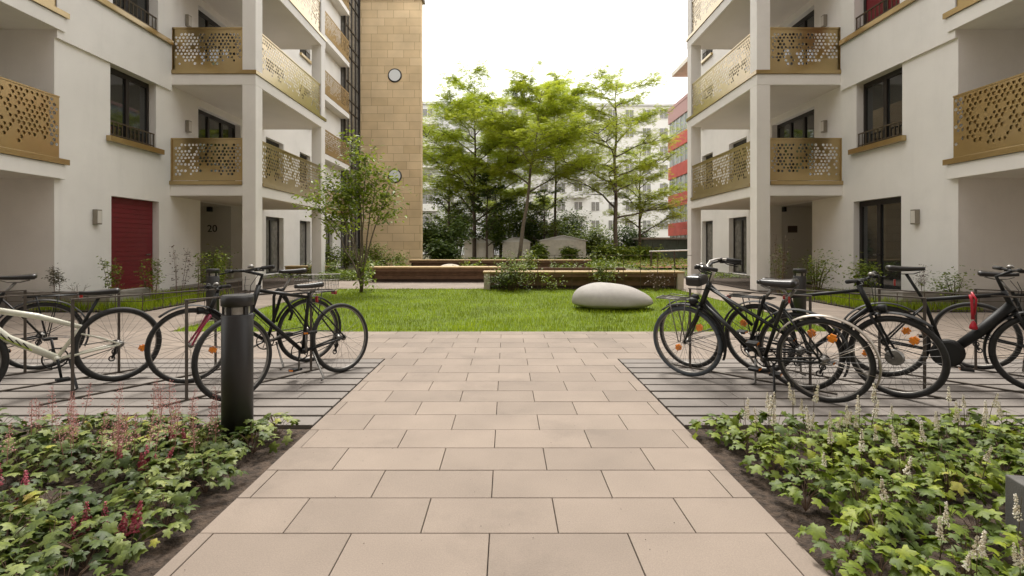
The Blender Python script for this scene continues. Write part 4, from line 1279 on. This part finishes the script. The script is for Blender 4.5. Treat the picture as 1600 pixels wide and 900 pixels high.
# small multi stemmed tree at the lawn's left corner
def multistem():
    r = empty('small_tree', (-3.95, 13.2, 0), 'small multi stemmed tree with open green crown at the left lawn corner', 'tree')
    b = MB(); tips = []
    rr = random.Random(5)
    stems = [(-1.35,.1,2.55),(-.8,-.15,3.1),(-.15,.2,4.1),(.1,-.1,3.6),(.72,.15,2.95),(-.55,.3,2.75),(.35,.35,3.3)]
    for i, (dx, dy, h) in enumerate(stems):
        pts = [Vector((.035*math.cos(i*1.3), .035*math.sin(i*1.3), -.05))]
        m = 9
        for k in range(1, m+1):
            t = k/m; pts.append(Vector((dx*t**1.4+rr.uniform(-.035,.035), dy*t**1.4+rr.uniform(-.035,.035), h*t)))
        b.tube(pts, [.026*(1-.8*k/m)+.003 for k in range(m+1)], 6)
        for k in range(6, m+1):
            for q in range(3):
                a = rr.uniform(0, 6.28); L = rr.uniform(.25,.62)
                e = pts[k]+Vector((math.cos(a)*L, math.sin(a)*L*.8, rr.uniform(.02,.3)))
                b.tube([pts[k], (pts[k]+e)/2+Vector((0,0,.03)), e], [.006,.004,.002], 4)
                tips += [(e, .23), ((pts[k]+e)/2, .17)]
            tips.append((pts[k], .16))
    for i in range(10):
        a = rr.uniform(0, 6.28); L = rr.uniform(.1,.4); tips.append((Vector((L*math.cos(a), L*math.sin(a)*.6, rr.uniform(.15,.95))), .16))
    e = Vector((-1.55,0,2.35)); b.tube([Vector((-.5,.05,1.7)), Vector((-1.0,.02,2.1)), e], [.01,.007,.003], 5); tips += [(e,.24),(Vector((-1.15,0,2.25)),.24),(Vector((-1.75,0,2.55)),.2)]
    b.build('trunk', M['bark2'], r, smooth=True)
    P = np.array([t[0] for t in tips]); S = np.array([t[1] for t in tips]); n = 3300
    idx = rng.choice(len(P), n); d = rng.normal(0, .62, (n,3))
    pos = P[idx]+d*S[idx][:,None]
    leaves('crown', M['lf_multi'], pos, (.085,.15), OV, r, pitch=(-.2,.8), roll=.5)
multistem()

def shrub(x, y, w, d, h, label, n, m='lf_mid', size=(.08,.16), tm=OV, group=None, z=0, stems=7, cat='shrub', core=.55, name='shrub', bark='stalk'):
    r = empty(name, (x, y, z), label, cat, group)
    b = MB(); rr = random.Random(int(x*97+y*31)); P = []; S = []
    for i in range(stems):
        a = rr.uniform(0, 6.28); q = rr.uniform(.15, 1)
        e = Vector((math.cos(a)*w*.5*q, math.sin(a)*d*.5*q, h*rr.uniform(.55,1)*(1-.25*q)))
        mid = Vector((e.x*.45, e.y*.45, e.z*.55))
        b.tube([(e.x*.1, e.y*.1, -.05), mid, e], [.012*h**.5+.003, .008*h**.5+.002, .002], 5)
        for t in (.45,.7,.9,1.0): 
            p = Vector((e.x*t, e.y*t, e.z*(.15+.85*t))); P.append(p); S.append(.22*(w+h)/2)
    b.build('stems', M[bark], r)
    P = np.array(P); S = np.array(S)
    idx = rng.choice(len(P), n); dd = rng.normal(0, core, (n,3))*S[idx][:,None]
    pos = P[idx]+dd; pos[:,2] = np.abs(pos[:,2])+.02
    leaves('foliage', M[m], pos, size, tm, r, pitch=(-.4,.7), roll=.5)
    return r
sg = 'shrubs below the courtyard trees'
for i, (x, y, w, d, h, n, m, lab) in enumerate([
    (-5.0, 36, 3.4, 2.5, 3.6, 2600, 'lf_dark', 'tall dark evergreen shrub at the corner of the stone tower'),
    (-4.3, 33, 1.8, 1.6, 1.7, 1400, 'lf_dark', 'dark rounded shrub left of the leftmost shed'),
    (2.55, 37, 1.0, 1.2, 1.5, 700, 'lf_mid', 'narrow green shrub between the widest shed and the arched sheds'),
    (-1.2, 47.5, 4.0, 2.5, 4.6, 2400, 'lf_mid', 'large green shrub mass behind the arched sheds'),
    (2.6, 48, 3.6, 2.5, 4.6, 2400, 'lf_dark', 'large dark shrub behind the gap between the sheds'),
    (5.4, 49, 4.4, 2.5, 3.7, 2400, 'lf_mid', 'broad green shrub behind the widest shed'),
    (-4.8, 49.5, 4.5, 2.5, 6.4, 2600, 'lf_mid', 'tall green shrub mass left behind the arched sheds'),
    (.6, 50, 4.5, 2.5, 6.6, 2600, 'lf_mid', 'tallest green shrub behind the middle of the sheds'),
    (6.6, 51, 5, 2.5, 5.0, 2600, 'lf_dark', 'tall dark shrub behind the widest shed and its broad green shrub'),
    (8.6, 48, 4.4, 2.5, 3.4, 2200, 'lf_mid', 'green shrub behind the rightmost tree trunk'),
    (12.4, 49, 4.8, 2.5, 3.6, 2200, 'lf_dark', 'dark shrub behind the green shelter'),
    (7.9, 36.5, 4.2, 1.5, .95, 2200, 'lf_bright', 'low bright hedge at the foot of the rightmost tree'),
    (10.7, 37.5, 3.0, 1.5, .95, 1300, 'lf_mid', 'low green hedge before the green shelter'),
    (5.0, 39.5, 1.6, 1.2, 1.1, 700, 'lf_mid', 'loose shrub before the door of the widest shed')]):
    shrub(x, y, w, d, h, lab, int(n*1.6), m, size=(.16,.34), stems=14, group=sg)
pg = 'planted perennials behind the long bench'
prr = random.Random(4)
for i in range(16):
    x = -7.4+i*.78+prr.uniform(-.2,.2)
    if -3.4 < x < -1.9: continue
    shrub(x, 19.3+prr.uniform(-.3,.5) + (.9 if x > -4.8 else -.3), .9, .7, prr.uniform(.55,1.05) if x < -3.5 else prr.uniform(.45,.72), 'leafy perennial in the raised bed behind the long timber bench', 330, ['lf_mid','lf_bright','lf_multi'][i % 3], size=(.06,.13), group=pg, cat='plant', name='perennial', stems=8)
for i in range(9):
    shrub(-8.9+i*.42+prr.uniform(-.1,.1), 24.3+prr.uniform(-.4,.6), .9, .8, prr.uniform(.9,1.6), 'leafy plant growing at the foot of the stone tower', 420, ['lf_bright','lf_mid'][i % 2], size=(.08,.16), group='plants at the foot of the stone tower', cat='plant', name='perennial', stems=9)
shrub(.15, 13.6, 1.5, .7, .95, 'loose green shrub growing against the left end of the boarded bench', 1100, 'lf_mid', size=(.04,.09), stems=14)
shrub(-.1, 13.7, 1.2, .5, .5, 'dark low shrub at the foot of the boarded bench', 800, 'lf_dark', size=(.04,.08), stems=10)
shrub(2.75, 13.4, .95, .5, 1.12, 'bright green upright shrub behind the pale boulder', 700, 'lf_bright', size=(.05,.10), stems=11)
shrub(1.3, 13.6, .8, .4, .5, 'sparse climbing plant on the wire trellis', 160, 'lf_multi', size=(.04,.08), stems=6)
shrub(4.2, 13.6, 1.0, .4, .55, 'sparse reddish climber at the right part of the trellis', 150, 'lf_redbrown', size=(.03,.07), stems=8)
shrub(.9, 18, 1.0, .7, 1.1, 'bright shrub rising behind the boarded bench', 420, 'lf_bright', size=(.06,.13), stems=9)
shrub(4.9, 17.8, 1.2, .7, .8, 'loose plant behind the right end of the boarded bench', 260, 'lf_multi', size=(.05,.11), stems=9)

# thin young plants along the two facades
def stalks(x, y, h, n, label, m, leaf_n, size, spread=.25, lz=(.35,1.0), group=None, stalk='drystalk'):
    h *= 1.5; leaf_n = int(leaf_n*1.7)
    r = empty('young_plant', (x, y, 0), label, 'plant', group)
    b = MB(); rr = random.Random(int(x*113+y*57)); P = []
    for i in range(n):
        a = rr.uniform(0, 6.28); q = spread*rr.uniform(.2,1); hh = h*rr.uniform(.65,1)
        p0 = Vector((q*.3*math.cos(a), q*.3*math.sin(a), -.04)); e = Vector((q*math.cos(a), q*math.sin(a), hh)); mid = (p0+e)/2+Vector((rr.uniform(-.03,.03), 0, 0))
        b.tube([p0, mid, e], [.006,.0045,.002], 5)
        for k in range(3):
            t = rr.uniform(.4,.9); s0 = p0.lerp(e, t); e2 = s0+Vector((rr.uniform(-.14,.14), rr.uniform(-.1,.1), rr.uniform(.03,.14))); b.tube([s0, e2], [.003,.0015], 4); P.append(e2)
        for k in range(8): P.append(p0.lerp(e, rr.uniform(*lz)))
    b.build('stems', M[stalk], r)
    P = np.array(P); idx = rng.choice(len(P), leaf_n)
    leaves('foliage', M[m], P[idx]+rng.normal(0,.035,(leaf_n,3)), size, OV, r, pitch=(-.6,.6))
    return r
stalks(-9.05, 9.75, .78, 3, 'pale sage plant with round head by the left loggia corner', 'lf_sage', 260, (.03,.06), .10, (.6,1.0))
stalks(-8.55, 9.6, .45, 4, 'bare thin twigs left of the red door', 'lf_sage', 14, (.03,.05), .25)
stalks(-8.2, 10.2, .72, 5, 'feathery green young plant just left of the red door', 'lf_bright', 150, (.045,.085), .40)
stalks(-7.9, 10.8, .70, 7, 'bushy yellow green young plant in front of the red door', 'lf_bright', 190, (.045,.085), .45)
stalks(-7.75, 11.4, .95, 4, 'thin reddish young plant rising before the red door', 'lf_redbrown', 90, (.04,.07), .3)
for i, x in enumerate((-7.35, -7.15, -7.5)):
    stalks(x, 11.6+.5*i, .95-.1*i, 4, 'thin upright young plant with few leaves right of the red door', 'lf_multi', 110, (.04,.08), .14, group='thin young plants right of the red door')
shrub(-7.75, 12.9, 1.0, .6, 1.25, 'bushy bright green shrub below the number twenty', 650, 'lf_bright', size=(.05,.10), stems=12)
shrub(7.7, 12.0, 1.0, .6, 1.2, 'loose green shrub left of the dark glazed door', 620, 'lf_bright', size=(.05,.09), stems=12)
stalks(7.0, 12.4, 1.05, 5, 'reddish dry young plant beside the right column', 'lf_redbrown', 110, (.03,.06), .3)
stalks(7.35, 13.0, .9, 6, 'olive twiggy plant in front of the right entrance porch', 'lf_multi', 150, (.04,.07), .35)
shrub(8.15, 10.9, .7, .5, 1.15, 'upright bright green shrub in front of the dark glazed door', 500, 'lf_bright', size=(.05,.10), stems=10)
stalks(8.9, 10.3, .62, 3, 'small reddish plant against the white wall right of the dark door', 'lf_redbrown', 130, (.025,.045), .10, (.6,1.0))
shrub(9.05, 9.75, 1.1, .5, .75, 'low loose green plant by the right loggia corner', 520, 'lf_mid', size=(.04,.08), stems=10)
for s, lab in ((-1, 'low green ground cover strip along the left house'), (1, 'low green ground cover strip along the right house')):
    n = 1500
    pos = np.stack([s*rng.uniform(7.0,9.3,n), rng.uniform(18.4,23.3,n), rng.uniform(.02,.16,n)], -1)
    o = leaves('ground_cover', M['lf_mid'], pos, (.06,.12), OV); tag(o, lab, 'ground cover', kind='stuff')
n = 2200
pos = np.stack([rng.uniform(-6.9,-5.1,n), rng.uniform(17.4,19.4,n), rng.uniform(.02,.3,n)], -1)
o = leaves('ground_cover', M['lf_mid'], pos, (.06,.14), OV); tag(o, 'low green planting between the left house and the long bench', 'ground cover', kind='stuff')
n = 9000
pos = np.stack([rng.uniform(-5.5,14,n), rng.uniform(25.5,41,n), rng.uniform(.0,.30,n)], -1)
o = leaves('ground_cover', M['lf_mid'], pos, (.12,.26), OV); tag(o, 'green undergrowth covering the far garden', 'ground cover', kind='stuff')

# ------------------------------------------------------------------ the two flower beds in front
def bed(x0, x1, y0, y1, m, n_clump, per, size, seed, gaps=(), edge=0.05, hmax=.17):
    rr = np.random.default_rng(seed)
    cs = []
    tries = 0
    while len(cs) < n_clump and tries < 20000:
        tries += 1
        c = (rr.uniform(x0, x1), rr.uniform(y0, y1))
        if any((c[0]-g[0])**2/g[2]**2+(c[1]-g[1])**2/g[3]**2 < 1 for g in gaps): continue
        if any((c[0]-q[0])**2+(c[1]-q[1])**2 < .115**2 for q in cs): continue
        cs.append(c)
    pos = []; az = []; pit = []; sz = []; stem = MB()
    for c in cs:
        R0 = rr.uniform(.09,.17); H = rr.uniform(.6,1.0)*hmax; k = int(per*rr.uniform(.6,1.3))
        for i in range(k):
            a = rr.uniform(0, 2*np.pi); q = R0*np.sqrt(rr.uniform(0,1))
            z = H*(1-.75*(q/R0)**2)*rr.uniform(.75,1.08)+.012
            p = (c[0]+q*np.cos(a), c[1]+q*np.sin(a), z)
            pos.append(p); az.append(a+rr.normal(0,.5)); pit.append(.02+.6*q/R0+rr.normal(0,.26)); sz.append(rr.uniform(*size))
            if i % 2 == 0: stem.tube([(c[0],c[1],-.02),(c[0]+.55*(p[0]-c[0]),c[1]+.55*(p[1]-c[1]),z*.7),p], .0016, 4, cap=False)
    pos = np.array(pos); n = len(pos)
    V, F = scatter(LB[0], LB[1], pos, eul(np.array(az), np.array(pit), rr.normal(0,.34,n)), np.array(sz))
    # keep leaves off the paving
    return V, F, cs, stem
def lay_bed(name, label, m, **k):
    V, F, cs, stem = bed(m=m, **k)
    o = bulk_obj(name, V, F, M[m], smooth=True)
    tag(o, label, 'ground cover', kind='stuff')
    s = stem.build('stems', M['drystalk'], o, recalc=False)
    return cs
cl = lay_bed('ground_cover', 'lobed green and silvery leaves covering the left flower bed', 'lf_heuch', x0=-4.6, x1=PL-.13, y0=1.3, y1=3.28, n_clump=185, per=38, size=(.034,.080), seed=2,
             gaps=((-2.15,2.42,.33,.15),(-1.45,2.55,.10,.5),(-1.78,3.2,.13,.16),(-2.9,2.6,.35,.10),(-1.40,2.0,.1,.35)))
cr_ = lay_bed('ground_cover', 'lobed fresh green leaves covering the right flower bed', 'lf_tiar', x0=PR+.14, x1=4.6, y0=1.3, y1=3.28, n_clump=185, per=40, size=(.034,.082), seed=3,
             gaps=((2.05,2.50,.16,.16),(1.36,2.6,.10,.6),(2.34,2.02,.27,.2),(2.75,2.75,.2,.1)), hmax=.18)

def spike_mesh(name, m, n, h, l0, r0, fs, seed, airy=False):
    rr = random.Random(seed)
    b = MB().tube([(0,0,0),(rr.uniform(-.012,.012),0,h*.5),(rr.uniform(-.02,.02),0,h)], [.0022,.0018,.001], 4)
    st = b
    fl = MB()
    for i in range(n):
        t = i/n; z = l0+(h-l0)*t+rr.uniform(-.006,.006); a = i*2.4; q = r0*(1-.75*t)*rr.uniform(.5,1.1)
        c = Vector((q*math.cos(a)+.01*t, q*math.sin(a), z)); s = fs*(1-.45*t)*rr.uniform(.7,1.2)
        fl.add([c+Vector((s,0,0)), c+Vector((-.5*s,.87*s,0)), c+Vector((-.5*s,-.87*s,0)), c+Vector((0,0,s*1.1)), c+Vector((0,0,-s*.8))], [(0,1,3),(1,2,3),(2,0,3),(1,0,4),(2,1,4),(0,2,4)])
        if airy: st.tube([(0,0,z-.012), c], .0008, 3, cap=False)
    return st, fl
def spikes(proto_list, places, label, group, m, sm='stalk'):
    protos = []
    for i, (n, h, l0, r0, fs, airy) in enumerate(proto_list):
        st, fl = spike_mesh('flower_spike', m, n, h, l0, r0, fs, i+3, airy)
        protos.append((st, fl))
    built = {}
    for (x, y, z, k, sc, lx) in places:
        if k not in built:
            r = empty('flower_spike', (0,0,0), label, 'flower', group)
            protos[k][0].build('stem', M[sm], r); protos[k][1].build('florets', M[m], r)
            built[k] = r
        else: r = copy_tree(built[k])
        r.location = (x, y, z); r.scale = (sc,)*3; r.rotation_euler = (random.uniform(-.12,.12)+lx, random.uniform(-.15,.15), random.uniform(0,6.28))
def near(cs, x0, x1, y0, y1, n, seed, jit=.08):
    rr = random.Random(seed); out = []
    c2 = [c for c in cs if x0 < c[0] < x1 and y0 < c[1] < y1]
    for i in range(n):
        c = rr.choice(c2); out.append((c[0]+rr.uniform(-jit,jit), c[1]+rr.uniform(-jit,jit)))
    return out
WH = [(50,.29,.19,.014,.0068,False),(56,.33,.215,.015,.007,False),(42,.25,.165,.013,.0066,False)]
pl = [(x, y, 0, random.randrange(3), random.uniform(.85,1.12), 0) for x, y in near(cr_, 1.3, 4.2, 1.5, 3.3, 50, 1)]
pl += [(x, y, 0, random.randrange(3), random.uniform(.65,.9), 0) for x, y in near(cr_, 1.6, 2.8, 1.35, 2.1, 44, 2)]
pl += [(x, y, 0, random.randrange(3), random.uniform(.85,1.1), 0) for x, y in near(cr_, 1.5, 3.3, 2.8, 3.3, 22, 7)]
spikes(WH, pl, 'white foamy flower spike rising from the leaves of the right flower bed', 'white flower spikes of the right bed', 'fl_white')
PK = [(34,.36,.17,.040,.0062,True),(40,.40,.19,.044,.0062,True),(30,.32,.16,.036,.006,True)]
pl = [(x, y, 0, random.randrange(3), random.uniform(.8,1.1), 0) for x, y in near(cl, -4.4, -1.7, 2.5, 3.3, 56, 3, .10)]
spikes(PK, pl, 'thin airy pink flower spike rising from the leaves of the left flower bed', 'airy pink flower spikes of the left bed', 'fl_pink', 'pinkstalk')
CR = [(50,.18,.06,.020,.0095,False),(44,.16,.05,.019,.009,False)]
pl = []
for (x, y, n) in ((-1.76,2.05,4),(-1.62,2.0,2),(-1.90,2.62,4),(-2.15,2.66,2),(-2.3,2.28,2),(-2.62,2.45,2),(-1.98,2.92,3)):
    for i in range(n): pl.append((x+random.uniform(-.05,.05), y+random.uniform(-.05,.05), .01, random.randrange(2), random.uniform(.8,1.1), random.uniform(-.35,.1)))
spikes(CR, pl, 'short dense crimson flower spike among the leaves of the left flower bed', 'crimson flower spikes of the left bed', 'fl_crimson')
# ------------------------------------------------------------------ light, sky, camera
SUN_EL = R(58)
w = bpy.data.worlds.new('World'); scene.world = w; w.use_nodes = True
nt = w.node_tree; N = nt.nodes; L = nt.links
bg = N['Background']; bg.inputs['Strength'].default_value = .1
sky = N.new('ShaderNodeTexSky'); sky.sky_type = 'NISHITA'; sky.sun_disc = False
sky.sun_elevation = SUN_EL; sky.sun_rotation = R(0); sky.air_density = 1.2; sky.dust_density = 3.0
tc = N.new('ShaderNodeTexCoord'); no = N.new('ShaderNodeTexNoise'); no.inputs['Scale'].default_value = 2.2; no.inputs['Detail'].default_value = 6
mp = N.new('ShaderNodeMapping'); mp.inputs['Scale'].default_value = (1,1,2.2)
L.new(tc.outputs['Generated'], mp.inputs[0]); L.new(mp.outputs[0], no.inputs['Vector'])
cr = N.new('ShaderNodeValToRGB'); cr.color_ramp.elements[0].position = .35; cr.color_ramp.elements[1].position = .62
cr.color_ramp.elements[0].color = (7.0,6.9,6.7,1); cr.color_ramp.elements[1].color = (10.2,9.9,9.5,1)
e = cr.color_ramp.elements.new(.27); e.color = (4.2,4.2,4.3,1)
L.new(no.outputs[0], cr.inputs[0])
mx = N.new('ShaderNodeMix'); mx.data_type = 'RGBA'; mx.inputs[0].default_value = .90
L.new(sky.outputs[0], mx.inputs[6]); L.new(cr.outputs[0], mx.inputs[7]); L.new(mx.outputs[2], bg.inputs['Color'])

sd = bpy.data.lights.new('sun', 'SUN'); sd.energy = 1.5; sd.angle = R(14); sd.color = (1,.95,.88)
so = bpy.data.objects.new('sun', sd); COL.objects.link(so); so.rotation_euler = (-(math.pi/2-SUN_EL), 0, 0); so.location = (0, 20, 30)

cd = bpy.data.cameras.new('camera'); cam = bpy.data.objects.new('camera', cd); COL.objects.link(cam)
cam.location = (0, 0, 1.27); cam.rotation_euler = (R(90), 0, 0)
cd.sensor_width = 36; cd.lens = 755/1600*36; cd.shift_x = 9/1600; cd.shift_y = -66/1600
cd.clip_start = .05; cd.clip_end = 1000
scene.camera = cam
vs = scene.view_settings
vs.view_transform = 'Standard'; vs.look = 'None'; vs.exposure = 1.42; vs.gamma = 1; vs.use_curve_mapping = False
cy = scene.cycles
cy.max_bounces = 10; cy.diffuse_bounces = 7; cy.glossy_bounces = 3; cy.transparent_max_bounces = 8; cy.caustics_reflective = False; cy.caustics_refractive = False
cy.use_denoising = True
